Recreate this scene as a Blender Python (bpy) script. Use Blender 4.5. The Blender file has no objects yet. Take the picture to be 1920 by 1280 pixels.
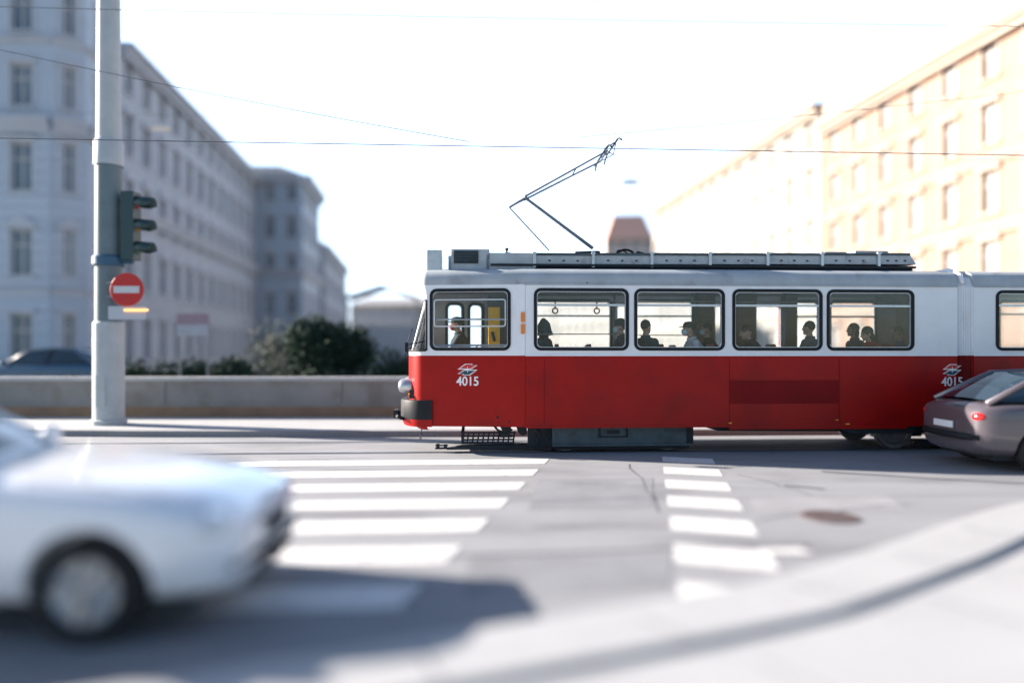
import bpy, bmesh, math, random
from mathutils import Vector, Matrix
from mathutils.bvhtree import BVHTree
R = math.radians
rnd = random.Random(7)
scene = bpy.context.scene
COL = scene.collection

# ------------------------------------------------------------------ camera figures
F, H, HV = 1350.0, 1.7, 662.0           # focal length in px of the 1920 px photo, eye height, horizon row

def ground_y(v, z=0.0):
    return F * (H - z) / (v - HV)

def at(u, v, y):                         # world point at depth y seen at (u, v)
    return Vector(((u - 960) / F * y, y, H + (HV - v) / F * y))

def on_ground(u, v, z=0.0):
    y = ground_y(v, z)
    return Vector(((u - 960) / F * y, y, z))

# ------------------------------------------------------------------ tags
def tag(o, label=None, cat=None, group=None, kind=None):
    if label: o['label'] = label
    if cat: o['category'] = cat
    if group: o['group'] = group
    if kind: o['kind'] = kind
    return o

def empty(name, loc=(0, 0, 0), rz=0.0):
    o = bpy.data.objects.new(name, None)
    o.empty_display_size = 0.2
    o.location = loc
    o.rotation_euler = (0, 0, rz)
    COL.objects.link(o)
    return o

def children(o):
    return [c for c in bpy.data.objects if c.parent == o]

def copy_tree(o, parent=None):
    c = o.copy(); COL.objects.link(c)
    c.parent = parent
    if parent: c.matrix_parent_inverse = o.matrix_parent_inverse.copy()
    for ch in children(o):
        if ch != c: copy_tree(ch, c)
    return c

# ------------------------------------------------------------------ materials
MATS = {}
def mat(name, color, rough=0.6, metal=0.0, var=0.12, scale=6.0, bump=0.0, bscale=60.0, coat=0.0, spec=0.5, stretch=None, dirt=None):
    if name in MATS: return MATS[name]
    m = bpy.data.materials.new(name); m.use_nodes = True
    nt = m.node_tree; ns = nt.nodes; lk = nt.links
    b = ns['Principled BSDF']
    b.inputs['Roughness'].default_value = rough
    b.inputs['Metallic'].default_value = metal
    b.inputs['Specular IOR Level'].default_value = spec
    if coat:
        b.inputs['Coat Weight'].default_value = coat
        b.inputs['Coat Roughness'].default_value = 0.08
    tc = ns.new('ShaderNodeTexCoord'); mp = ns.new('ShaderNodeMapping')
    lk.new(tc.outputs['Object'], mp.inputs['Vector'])
    if stretch: mp.inputs['Scale'].default_value = stretch
    n = ns.new('ShaderNodeTexNoise'); n.inputs['Scale'].default_value = scale; n.inputs['Detail'].default_value = 6
    n.inputs['Roughness'].default_value = 0.65
    lk.new(mp.outputs['Vector'], n.inputs['Vector'])
    mx = ns.new('ShaderNodeMix'); mx.data_type = 'RGBA'
    r = ns.new('ShaderNodeMapRange'); r.inputs['From Min'].default_value = 0.3; r.inputs['From Max'].default_value = 0.7
    lk.new(n.outputs['Fac'], r.inputs['Value']); lk.new(r.outputs['Result'], mx.inputs['Factor'])
    c = color
    mx.inputs['A'].default_value = (c[0] * (1 - var), c[1] * (1 - var), c[2] * (1 - var), 1)
    mx.inputs['B'].default_value = (min(1, c[0] * (1 + var)), min(1, c[1] * (1 + var)), min(1, c[2] * (1 + var)), 1)
    out = mx.outputs['Result']
    if dirt:                                # (colour, scale, threshold): patchy grime with its own shape
        n2 = ns.new('ShaderNodeTexNoise'); n2.inputs['Scale'].default_value = dirt[1]; n2.inputs['Detail'].default_value = 8
        lk.new(mp.outputs['Vector'], n2.inputs['Vector'])
        r2 = ns.new('ShaderNodeMapRange'); r2.inputs['From Min'].default_value = dirt[2]; r2.inputs['From Max'].default_value = dirt[2] + 0.15
        r2.inputs['To Max'].default_value = dirt[3] if len(dirt) > 3 else 0.6
        lk.new(n2.outputs['Fac'], r2.inputs['Value'])
        m2 = ns.new('ShaderNodeMix'); m2.data_type = 'RGBA'
        lk.new(r2.outputs['Result'], m2.inputs['Factor']); lk.new(out, m2.inputs['A'])
        m2.inputs['B'].default_value = (*dirt[0], 1)
        out = m2.outputs['Result']
    lk.new(out, b.inputs['Base Color'])
    if bump:
        n3 = ns.new('ShaderNodeTexNoise'); n3.inputs['Scale'].default_value = bscale; n3.inputs['Detail'].default_value = 5
        lk.new(mp.outputs['Vector'], n3.inputs['Vector'])
        bp = ns.new('ShaderNodeBump'); bp.inputs['Strength'].default_value = bump; bp.inputs['Distance'].default_value = 0.02
        lk.new(n3.outputs['Fac'], bp.inputs['Height']); lk.new(bp.outputs['Normal'], b.inputs['Normal'])
    MATS[name] = m
    return m

def glass(name, tint=(0.9, 0.93, 0.95), ior=1.45, rough=0.01):
    if name in MATS: return MATS[name]
    m = bpy.data.materials.new(name); m.use_nodes = True
    nt = m.node_tree; ns = nt.nodes; lk = nt.links
    ns.clear()
    o = ns.new('ShaderNodeOutputMaterial'); mx = ns.new('ShaderNodeMixShader')
    t = ns.new('ShaderNodeBsdfTransparent'); t.inputs['Color'].default_value = (*tint, 1)
    g = ns.new('ShaderNodeBsdfGlossy'); g.inputs['Roughness'].default_value = rough
    f = ns.new('ShaderNodeFresnel'); f.inputs['IOR'].default_value = ior
    lk.new(f.outputs['Fac'], mx.inputs['Fac']); lk.new(t.outputs['BSDF'], mx.inputs[1]); lk.new(g.outputs['BSDF'], mx.inputs[2])
    lk.new(mx.outputs['Shader'], o.inputs['Surface'])
    MATS[name] = m
    return m

def lamp_mat(name, color, strength):
    if name in MATS: return MATS[name]
    m = bpy.data.materials.new(name); m.use_nodes = True
    b = m.node_tree.nodes['Principled BSDF']
    b.inputs['Base Color'].default_value = (*color, 1)
    b.inputs['Emission Color'].default_value = (*color, 1)
    b.inputs['Emission Strength'].default_value = strength
    MATS[name] = m
    return m

M = dict(
    red=mat('tram_red', (0.33, 0.004, 0.003), 0.40, var=0.10, scale=1.3, spec=0.22, bump=0.06, bscale=3.0, dirt=((0.19, 0.005, 0.005), 1.4, 0.50, 0.5)),
    dark_red=mat('tram_dark_red', (0.19, 0.003, 0.004), 0.5, var=0.12, scale=2.0, spec=0.15),
    white=mat('tram_white', (0.74, 0.77, 0.80), 0.32, var=0.05, scale=2.0, coat=0.4, dirt=((0.50, 0.51, 0.53), 2.3, 0.60, 0.5)),
    roof=mat('tram_roof_grey', (0.36, 0.40, 0.43), 0.55, var=0.14, scale=2.0, dirt=((0.22, 0.23, 0.24), 3.0, 0.58)),
    rubber=mat('black_rubber', (0.010, 0.012, 0.016), 0.6, var=0.1, spec=0.25),
    alu=mat('aluminium', (0.55, 0.58, 0.60), 0.35, metal=0.8, var=0.1, scale=12),
    boxgrey=mat('roof_box_grey', (0.42, 0.46, 0.48), 0.6, var=0.16, scale=4, dirt=((0.20, 0.20, 0.20), 5.0, 0.56)),
    bogie=mat('bogie_teal_grey', (0.055, 0.085, 0.10), 0.6, var=0.2, scale=5, dirt=((0.03, 0.035, 0.04), 4.0, 0.5)),
    under=mat('underframe_black', (0.012, 0.018, 0.024), 0.75, var=0.25, scale=7),
    steel=mat('steel', (0.25, 0.26, 0.28), 0.45, metal=0.7, var=0.2, scale=8),
    panto=mat('pantograph_grey', (0.16, 0.18, 0.22), 0.5, metal=0.5, var=0.15, scale=8),
    orange=mat('orange_lens', (0.75, 0.22, 0.02), 0.3, var=0.1, coat=0.5),
    yellow=mat('cab_yellow', (0.80, 0.42, 0.02), 0.5, var=0.08),
    lining=mat('interior_lining', (0.16, 0.17, 0.18), 0.6, var=0.08),
    ceiling=mat('interior_ceiling', (0.20, 0.17, 0.15), 0.6, var=0.08),
    floor=mat('interior_floor', (0.08, 0.07, 0.06), 0.8, var=0.2),
    seat=mat('seat_red_shell', (0.30, 0.04, 0.03), 0.45, var=0.1),
    wood=mat('interior_wood', (0.16, 0.09, 0.05), 0.5, var=0.2, scale=3, stretch=(1, 1, 8)),
    lettering=mat('lettering_white', (0.80, 0.80, 0.80), 0.4, var=0.02),
    emblem_red=mat('emblem_red', (0.55, 0.02, 0.02), 0.4, var=0.02),
    emblem_dark=mat('emblem_dark', (0.01, 0.05, 0.08), 0.4, var=0.02),
    glass=glass('window_glass'),
    cabglass=glass('cab_glass', (0.82, 0.88, 0.9)),
)

# ------------------------------------------------------------------ mesh builder
class MB:
    def __init__(self):
        self.v = []; self.f = []; self.mi = []; self.slot = 0
    def add(self, vs, fs):
        b = len(self.v)
        self.v.extend([tuple(p) for p in vs])
        for f in fs:
            self.f.append(tuple(b + i for i in f)); self.mi.append(self.slot)
    def box(self, x0, x1, y0, y1, z0, z1, rot=None, piv=None):
        vs = [Vector((x, y, z)) for z in (z0, z1) for y in (y0, y1) for x in (x0, x1)]
        if rot is not None:
            c = Vector(piv) if piv is not None else Vector(((x0 + x1) / 2, (y0 + y1) / 2, (z0 + z1) / 2))
            vs = [rot @ (p - c) + c for p in vs]
        self.add(vs, [(0, 2, 3, 1), (4, 5, 7, 6), (0, 1, 5, 4), (2, 6, 7, 3), (0, 4, 6, 2), (1, 3, 7, 5)])
    def tube(self, p0, p1, r0, r1=None, n=8, cap=True):
        p0 = Vector(p0); p1 = Vector(p1); r1 = r0 if r1 is None else r1
        d = (p1 - p0)
        if d.length < 1e-6: return
        q = d.to_track_quat('Z', 'Y')
        vs = []
        for p, r in ((p0, r0), (p1, r1)):
            for i in range(n):
                a = 2 * math.pi * i / n
                vs.append(p + q @ Vector((r * math.cos(a), r * math.sin(a), 0)))
        fs = [(i, (i + 1) % n, n + (i + 1) % n, n + i) for i in range(n)]
        if cap: fs += [tuple(range(n))[::-1], tuple(range(n, 2 * n))]
        self.add(vs, fs)
    def path(self, pts, r, n=8):
        pts = [Vector(p) for p in pts]
        rings = []
        for i, p in enumerate(pts):
            a = pts[max(0, i - 1)]; b = pts[min(len(pts) - 1, i + 1)]
            q = (b - a).to_track_quat('Z', 'Y')
            rr = r[i] if isinstance(r, (list, tuple)) else r
            rings.append([p + q @ Vector((rr * math.cos(2 * math.pi * k / n), rr * math.sin(2 * math.pi * k / n), 0)) for k in range(n)])
        vs = [p for ring in rings for p in ring]; fs = []
        for i in range(len(rings) - 1):
            for k in range(n):
                fs.append((i * n + k, i * n + (k + 1) % n, (i + 1) * n + (k + 1) % n, (i + 1) * n + k))
        fs += [tuple(range(n))[::-1], tuple(range((len(rings) - 1) * n, len(rings) * n))]
        self.add(vs, fs)
    def lathe(self, prof, c=(0, 0, 0), axis='Z', n=24, sc=(1, 1, 1)):
        c = Vector(c); vs = []
        for r, h in prof:
            for i in range(n):
                a = 2 * math.pi * i / n
                x, y, z = r * math.cos(a), r * math.sin(a), h
                if axis == 'Y': p = Vector((x, z, y))
                elif axis == 'X': p = Vector((z, x, y))
                else: p = Vector((x, y, z))
                vs.append(c + Vector((p.x * sc[0], p.y * sc[1], p.z * sc[2])))
        fs = []
        for j in range(len(prof) - 1):
            for i in range(n):
                fs.append((j * n + i, j * n + (i + 1) % n, (j + 1) * n + (i + 1) % n, (j + 1) * n + i))
        self.add(vs, fs)
    def ball(self, c, rad, rot=None, nu=16, nv=10):
        c = Vector(c); vs = []
        for j in range(nv + 1):
            t = math.pi * j / nv
            for i in range(nu):
                a = 2 * math.pi * i / nu
                p = Vector((rad[0] * math.sin(t) * math.cos(a), rad[1] * math.sin(t) * math.sin(a), rad[2] * math.cos(t)))
                vs.append(c + (rot @ p if rot else p))
        fs = []
        for j in range(nv):
            for i in range(nu):
                fs.append((j * nu + i, (j + 1) * nu + i, (j + 1) * nu + (i + 1) % nu, j * nu + (i + 1) % nu))
        self.add(vs, fs)
    def capsule(self, p0, p1, r0, r1):
        p0 = Vector(p0); p1 = Vector(p1)
        self.tube(p0, p1, r0, r1, n=14)
        self.ball(p0, (r0,) * 3, nu=14, nv=8); self.ball(p1, (r1,) * 3, nu=14, nv=8)
    def prism(self, pts, y0, y1):            # polygon in (x, z), thickness along y
        n = len(pts)
        vs = [(x, y0, z) for x, z in pts] + [(x, y1, z) for x, z in pts]
        fs = [tuple(range(n)), tuple(range(2 * n - 1, n - 1, -1))] + [(i, n + i, n + (i + 1) % n, (i + 1) % n) for i in range(n)]
        self.add(vs, fs)
    def flat(self, pts, z0, z1):             # polygon in (x, y), thickness along z
        n = len(pts)
        vs = [(x, y, z0) for x, y in pts] + [(x, y, z1) for x, y in pts]
        fs = [tuple(range(n))[::-1], tuple(range(n, 2 * n))] + [(i, (i + 1) % n, n + (i + 1) % n, n + i) for i in range(n)]
        self.add(vs, fs)
    def grid(self, rows, closed=False):
        n = len(rows[0]); vs = [p for r in rows for p in r]; fs = []
        for j in range(len(rows) - 1):
            for i in range(n if closed else n - 1):
                fs.append((j * n + i, j * n + (i + 1) % n, (j + 1) * n + (i + 1) % n, (j + 1) * n + i))
        self.add(vs, fs)
    def mesh(self, me, xf=None):
        self.add([(xf @ v.co if xf else v.co) for v in me.vertices], [tuple(p.vertices) for p in me.polygons])
    def build(self, name, mats, parent=None, smooth=False, fix=True):
        me = bpy.data.meshes.new(name)
        me.from_pydata(self.v, [], self.f)
        if not isinstance(mats, (list, tuple)): mats = [mats]
        for m in mats: me.materials.append(m)
        if len(mats) > 1: me.polygons.foreach_set('material_index', self.mi)
        if fix:
            bm = bmesh.new(); bm.from_mesh(me)
            bmesh.ops.recalc_face_normals(bm, faces=bm.faces)
            bm.to_mesh(me); bm.free()
        if smooth is True:
            me.polygons.foreach_set('use_smooth', [True] * len(me.polygons))
        elif smooth:
            me.polygons.foreach_set('use_smooth', [True] * len(me.polygons))
            me.set_sharp_from_angle(angle=R(smooth))
        o = bpy.data.objects.new(name, me); COL.objects.link(o)
        if parent: o.parent = parent
        return o

def rounded(x0, x1, z0, z1, r, n=6):
    pts = []
    for cx, cz, a0 in ((x1 - r, z1 - r, 0), (x0 + r, z1 - r, 90), (x0 + r, z0 + r, 180), (x1 - r, z0 + r, 270)):
        for k in range(n + 1):
            a = R(a0 + 90 * k / n)
            pts.append((cx + r * math.cos(a), cz + r * math.sin(a)))
    return pts

def plate(outer, holes, t):
    """flat plate with rounded holes: outline in (x, z), thickness t centred on y = 0"""
    cu = bpy.data.curves.new('plate', 'CURVE'); cu.dimensions = '2D'; cu.fill_mode = 'BOTH'; cu.extrude = t / 2
    for pts in [outer] + holes:
        s = cu.splines.new('POLY'); s.points.add(len(pts) - 1)
        for p, (x, z) in zip(s.points, pts): p.co = (x, z, 0, 1)
        s.use_cyclic_u = True
    ob = bpy.data.objects.new('plate', cu); COL.objects.link(ob)
    dg = bpy.context.evaluated_depsgraph_get(); dg.update()
    me = bpy.data.meshes.new_from_object(ob.evaluated_get(dg))
    for v in me.vertices: v.co = Vector((v.co.x, v.co.z, v.co.y))
    bpy.data.objects.remove(ob); bpy.data.curves.remove(cu)
    return me

def text_mesh(body, size, depth):
    cu = bpy.data.curves.new('lettering', 'FONT'); cu.body = body; cu.size = size; cu.extrude = depth
    cu.offset = size * 0.018
    ob = bpy.data.objects.new('lettering', cu); COL.objects.link(ob)
    dg = bpy.context.evaluated_depsgraph_get(); dg.update()
    me = bpy.data.meshes.new_from_object(ob.evaluated_get(dg))
    bpy.data.objects.remove(ob); bpy.data.curves.remove(cu)
    return me

# ================================================================== TRAM
O = Vector((-1.802, 11.983, 0)); YAW = math.atan(0.054)
cT, sT = math.cos(YAW), math.sin(YAW)
def LX(u, yl=0.0):
    k = (u - 960) / F
    return (k * (O.y + yl * cT) - O.x + yl * sT) / (cT - k * sT)
def LZ(v, x, yl=0.0):
    return H + (HV - v) / F * (O.y + x * sT + yl * cT)
tram = empty('tram', O, YAW)
tag(tram, 'red and white articulated tram numbered 4015 with raised pantograph, running along the street', 'tram')

W = 2.2                     # body width
XT = LX(985)                # taper starts here towards the nose
XC = 0.36                   # nose corner starts
TAP = 0.30
XA = LX(1795)               # end of the leading section
XB = LX(1826)               # start of the second section
XE = XB + 6.6
ZS, ZB, ZW = 0.46, 1.66, 2.856   # skirt, colour break, eaves

def side_y(x):
    return 0.0 if x >= XT else TAP * (XT - x) / XT

def outline(xn, d=0.0, xc=XC, n=9, xend=None):
    """plan of the body at one height: near side from the joint, round the nose, back along the far side"""
    xe = XA if xend is None else xend
    yc = side_y(xc)
    near = [(xe, d), (XT, d), (xc + (XT - xc) * 0.5, side_y(xc + (XT - xc) * 0.5) + d), (xc, yc + d)]
    arc = []
    hy = W / 2 - yc - d
    for k in range(1, n + 1):
        a = math.pi / 2 * k / n
        arc.append((xc - (xc - (xn + d)) * math.sin(a) ** 0.85, W / 2 - hy * max(0, math.cos(a)) ** 0.85))
    return near + arc + [(x, W - y) for x, y in reversed(arc[:-1])] + [(x, W - y) for x, y in reversed(near)]

# --- window openings
zw0, zw1 = LZ(656, 2.2), LZ(541, 2.2)
WIN = [(LX(1002), LX(1178)), (LX(1190), LX(1358)), (LX(1374), LX(1541)), (LX(1551), LX(1713))]
CAB = (LX(807, 0.18), LX(957, 0.05))
WIN2 = []
xx = LX(1868)
while xx + 1.5 < XE:
    WIN2.append((xx, xx + 1.52)); xx += 1.66
SK = (XC, XT)

body = MB()
def wall_piece(x0, x1, z0, z1, holes, y, slot, t=0.06):
    body.slot = slot
    me = plate([(x0, z0), (x1, z0), (x1, z1), (x0, z1)], [rounded(a, b, zw0, zw1, 0.11) for a, b in holes], t)
    body.mesh(me, Matrix.Translation((0, y, 0))); bpy.data.meshes.remove(me)
def taper_piece(z0, z1, holes, slot, far=False, hz=None, t=0.06):
    """flat panel over the tapered cab side"""
    body.slot = slot
    L = math.hypot(XT - XC, side_y(XC)); sc = L / (XT - XC)
    hz = hz or (zw0, zw1)
    me = plate([(0, z0), (L, z0), (L, z1), (0, z1)], [rounded((a - XC) * sc, (b - XC) * sc, hz[0], hz[1], 0.11) for a, b in holes], t)
    a = math.atan2(side_y(XC), XT - XC)
    if not far:
        xf = Matrix.Translation((XC, side_y(XC) + t / 2, 0)) @ Matrix.Rotation(-a, 4, 'Z')
    else:
        xf = Matrix.Translation((XC, W - side_y(XC) - t / 2, 0)) @ Matrix.Rotation(a, 4, 'Z')
    body.mesh(me, xf); bpy.data.meshes.remove(me)
# near side, upper white and lower red
wall_piece(XT, XA, ZB, ZW, WIN, 0.03, 1)
wall_piece(XT, XA, ZS, ZB, [], 0.03, 0)
taper_piece(ZB, ZW, [CAB], 1)
taper_piece(ZS, ZB, [], 0)
# far side with passenger doors
FARW = [(LX(992, W), LX(1147, W)), (LX(1187, W), LX(1300, W)), (LX(1482, W), LX(1535, W)), (LX(1552, W), LX(1642, W))]
FARD = [(LX(1157, W), LX(1180, W)), (LX(1331, W), LX(1361, W)), (LX(1408, W), LX(1462, W))]
body.slot = 1
me = plate([(XT, ZB), (XA, ZB), (XA, ZW), (XT, ZW)], [rounded(a, b, 1.72, 2.76, 0.10) for a, b in FARW] + [rounded(a, b, 1.68, 2.66, 0.06) for a, b in FARD], 0.06)
body.mesh(me, Matrix.Translation((0, W - 0.03, 0))); bpy.data.meshes.remove(me)
wall_piece(XT, XA, ZS, ZB, [], W - 0.03, 0)
FCAB = [(0.62, 0.97), (1.05, 1.36)]
taper_piece(ZB, ZW, FCAB, 1, far=True, hz=(1.72, 2.68))
taper_piece(ZS, ZB, [], 0, far=True)
# nose
def nose_rows(levels):
    rows = []
    for z, xn, xc in levels:
        pts = outline(xn, 0, xc)
        rows.append([(x, y, z) for x, y in pts[3:-3]])
    return rows
NL = [(0.40, 0.16, 0.40), (0.46, 0.06, XC), (0.60, 0.01, XC), (1.0, 0.0, XC), (ZB, 0.0, XC)]
body.slot = 0; body.grid(nose_rows(NL))
NW = [(ZB, 0.0, XC), (1.745, 0.0, XC)]
body.slot = 1; body.grid(nose_rows(NW))
NG = [(1.745, 0.0, XC), (1.80, 0.025, XC), (2.0, 0.10, XC), (2.3, 0.215, XC), (2.55, 0.31, XC), (2.60, 0.325, XC)]
NT = [(2.60, 0.325, XC), (2.68, 0.31, XC), (2.76, 0.25, XC), (2.81, 0.185, XC), (ZW, 0.165, XC)]
body.slot = 1; body.grid(nose_rows(NT))
# second section
body.slot = 1
me = plate([(XB, ZB), (XE, ZB), (XE, ZW), (XB, ZW)], [rounded(a, b, zw0, zw1, 0.11) for a, b in WIN2], 0.06)
body.mesh(me, Matrix.Translation((0, 0.03, 0))); body.mesh(me, Matrix.Translation((0, W - 0.03, 0)))
bpy.data.meshes.remove(me)
body.slot = 0
for y in (0.0, W - 0.06): body.box(XB, XE, y, y + 0.06, ZS, ZB)
body.slot = 1; body.box(XE, XE + 0.06, 0, W, ZB, ZW)
body.slot = 0; body.box(XE, XE + 0.06, 0, W, ZS, ZB)
body.build('body', [M['red'], M['white']], tram, smooth=35)

# seams, hatches and dents on the red side
for u in (1020, 1367, 1573): s = MB(); s.box(LX(u), LX(u) + 0.010, -0.004, 0.0, 0.5, 1.6); s.build('panel_seam', M['dark_red'], tram)
s = MB(); s.box(LX(1368), LX(1572), -0.006, 0, LZ(757, 5), LZ(713, 5))
s.build('service_hatch', M['dark_red'], tram)
s = MB()
s.box(XT, XA, -0.010, 0.0, ZS - 0.02, ZS + 0.02)
s.box(LX(1367), LX(1700), -0.014, -0.002, 0.40, 0.47)
s.build('skirt_strip', M['red'], tram)
s = MB(); s.box(XT, XA, -0.012, 0, ZB - 0.008, ZB + 0.012); s.box(XB, XE, -0.012, 0, ZB - 0.008, ZB + 0.012)
s.build('waist_moulding', M['white'], tram)
s = MB(); s.box(XT - 0.02, XA, -0.02, 0.01, ZW - 0.012, ZW + 0.012); s.box(XB, XE, -0.02, 0.01, ZW - 0.012, ZW + 0.012)
s.build('rain_gutter', M['roof'], tram)

s = MB()
for u, v_, r_ in ((933, 783, 0.022), (955, 791, 0.015), (1101, 530, 0.012)):
    x = LX(u); s.ball((x, side_y(x) - 0.001, LZ(v_, x)), (r_, 0.006, r_))
s.build('plug', M['rubber'], tram, smooth=True)
s = MB()
for u, v_, w_, h_ in ((1366, 794, 0.05, 0.02), (1585, 797, 0.07, 0.02), (1566, 789, 0.05, 0.015)): s.box(LX(u), LX(u) + w_, -0.016, -0.013, LZ(v_, 5), LZ(v_, 5) + h_)
s.build('sticker', M['yellow'], tram)

# --- roof shell
roof = MB()
prof = [(0, ZW, 0.165, XC), (0.004, 2.95, 0.16, XC), (0.03, 3.03, 0.155, XC), (0.09, 3.09, 0.15, XC), (0.2, 3.135, 0.15, XC + 0.04), (0.5, 3.18, 0.15, XC + 0.1), (0.85, 3.20, 0.1, 0.9), (1.06, 3.205, 0.1, 1.3)]
rows = []
for d, z, xn, xc in prof:
    rows.append([(x, y, z) for x, y in outline(xn, d, max(xc, xn + d + 0.05))])
roof.grid(rows)
rows2 = [[(XB, d, z), (XE + 0.06, d, z), (XE + 0.06, W - d, z), (XB, W - d, z)] for d, z, _, _ in prof]
roof.grid(rows2)
for xe_, rr_ in ((XA, [(XA, d, z) for d, z, _, _ in prof] + [(XA, W - d, z) for d, z, _, _ in reversed(prof)]), (XB, [(XB, d, z) for d, z, _, _ in prof] + [(XB, W - d, z) for d, z, _, _ in reversed(prof)])):
    roof.add(rr_, [tuple(range(len(rr_)))])
roof.box(XT - 1.5, XA, W / 2 - 0.06, W / 2 + 0.06, 3.19, 3.207)
roof.box(XB, XE, W / 2 - 0.06, W / 2 + 0.06, 3.19, 3.207)
roof.build('roof', M['roof'], tram, smooth=40)

# --- articulation bellows
a = MB(); n = 7
for up in (0, 1):
    a.slot = up
    rows = []
    for i in range(2 * n + 1):
        x = XA + (XB - XA) * i / (2 * n); d = 0.035 + (0.02 if i % 2 else 0)
        z0, z1 = (ZS + 0.02, ZB) if not up else (ZB, ZW)
        zt = 3.10 - d
        if up: rows.append([(x, d, z0), (x, d, z1), (x, d + 0.08, 3.05 - d), (x, 0.3, zt), (x, W - 0.3, zt), (x, W - d - 0.08, 3.05 - d), (x, W - d, z1), (x, W - d, z0)])
        else: rows.append([(x, d, z0), (x, d, z1)]); 
    a.grid(rows)
    if not up:
        a.grid([[(p[0], W - p[1], p[2]) for p in r] for r in rows])
a.build('articulation_bellows', [M['dark_red'], M['white']], tram)
a = MB(); a.path([(XA + 0.12, 0.05, 2.9), (XA + 0.12, 0.12, 3.07), (XA + 0.12, 0.4, 3.17), (XA + 0.12, 1.8, 3.17), (XA + 0.12, 2.08, 3.07), (XA + 0.12, 2.15, 2.9)], 0.05)
a.build('articulation_hoop', M['white'], tram, smooth=True)

# --- window frames and panes
def frame_mesh(x0, x1, z0, z1, w, t, r=0.11, grow=0.0):
    return plate(rounded(x0 - grow, x1 + grow, z0 - grow, z1 + grow, r + grow), [rounded(x0 - grow + w, x1 + grow - w, z0 - grow + w, z1 + grow - w, max(0.02, r + grow - w))], t)
def tram_window(x0, x1, z0, z1, y, bar=None, r=0.11, out=1):
    b = MB(); me = frame_mesh(x0, x1, z0, z1, 0.052, 0.085, r, 0.010); b.mesh(me, Matrix.Translation((0, y, 0)))
    w = b.build('window', M['rubber'], tram, smooth=40)
    b = MB(); me = frame_mesh(x0 + 0.035, x1 - 0.035, z0 + 0.035, z1 - 0.035, 0.018, 0.05, r * 0.8); b.mesh(me, Matrix.Translation((0, y, 0)))
    b.build('frame', M['alu'], w)
    b = MB(); me = plate(rounded(x0 + 0.03, x1 - 0.03, z0 + 0.03, z1 - 0.03, r * 0.8), [], 0.006); b.mesh(me, Matrix.Translation((0, y + 0.004 * out, 0)))
    b.build('pane', M['glass'], w)
    if bar:
        b = MB(); b.box(x0 + 0.04, x1 - 0.04, y - 0.022, y + 0.022, bar - 0.018, bar + 0.018)
        b.build('crossbar', M['alu'], w)
    return w
for x0, x1 in WIN: tram_window(x0, x1, zw0, zw1, 0.03, bar=LZ(572, 4))
for x0, x1 in WIN2: tram_window(x0, x1, zw0, zw1, 0.03, bar=LZ(572, 9))
for x0, x1 in WIN2: tram_window(x0, x1, zw0, zw1, W - 0.03, bar=2.5, out=-1)
for x0, x1 in FARW: tram_window(x0, x1, 1.72, 2.76, W - 0.03, bar=2.44, out=-1, r=0.10)
# cab side window lies in the tapered plane
ta = math.atan2(side_y(XC), XT - XC); L = math.hypot(XT - XC, side_y(XC)); sc = L / (XT - XC)
TX = Matrix.Translation((XC, side_y(XC) + 0.03, 0)) @ Matrix.Rotation(-ta, 4, 'Z')
TXF = Matrix.Translation((XC, W - side_y(XC) - 0.03, 0)) @ Matrix.Rotation(ta, 4, 'Z')
def taper_window(xa, xb, z0, z1, X4, cab):
    xa = (xa - XC) * sc; xb = (xb - XC) * sc
    b = MB(); b.mesh(frame_mesh(xa, xb, z0, z1, 0.052, 0.085, 0.11, 0.010), X4)
    w = b.build('window', M['rubber'], tram, smooth=40)
    b = MB(); b.mesh(frame_mesh(xa + 0.035, xb - 0.035, z0 + 0.035, z1 - 0.035, 0.016, 0.05, 0.09), X4)
    b.build('frame', M['alu'], w)
    b = MB(); b.mesh(plate(rounded(xa + 0.03, xb - 0.03, z0 + 0.03, z1 - 0.03, 0.09), [], 0.006), X4)
    b.build('pane', M['glass'], w)
    if cab:
        b = MB(); b.mesh(frame_mesh(xa + 0.06, xb - 0.07, z0 + 0.39, z1 - 0.17, 0.022, 0.03, 0.05), X4 @ Matrix.Translation((0, -0.03, 0)))
        b.build('sliding_sash', M['alu'], w)
        b = MB()
        for zz, rr in ((z0 + 0.52, 0.014), (z0 + 0.08, 0.016)):
            b.tube(X4 @ Vector((xa + 0.06, 0.02, zz)), X4 @ Vector((xb - 0.06, 0.02, zz)), rr)
        b.build('crossbar', M['alu'], w)
taper_window(CAB[0], CAB[1], zw0, zw1, TX, True)
for a_, b_ in FCAB: taper_window(a_, b_, 1.72, 2.68, TXF, False)
# doors on the far side
for x0, x1 in FARD:
    b = MB(); b.box(x0 - 0.05, x1 + 0.05, W + 0.0, W + 0.03, 0.5, 1.67)
    b.mesh(plate([(x0 - 0.05, 1.67), (x1 + 0.05, 1.67), (x1 + 0.05, 2.74), (x0 - 0.05, 2.74)], [rounded(x0 + 0.01, x1 - 0.01, 1.70, 2.64, 0.05)], 0.03), Matrix.Translation((0, W + 0.016, 0)))
    d = b.build('door', M['red'], tram)
    b = MB(); b.box(x0, x1, W - 0.03, W - 0.02, 1.68, 2.66); b.build('pane', M['glass'], d)

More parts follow.
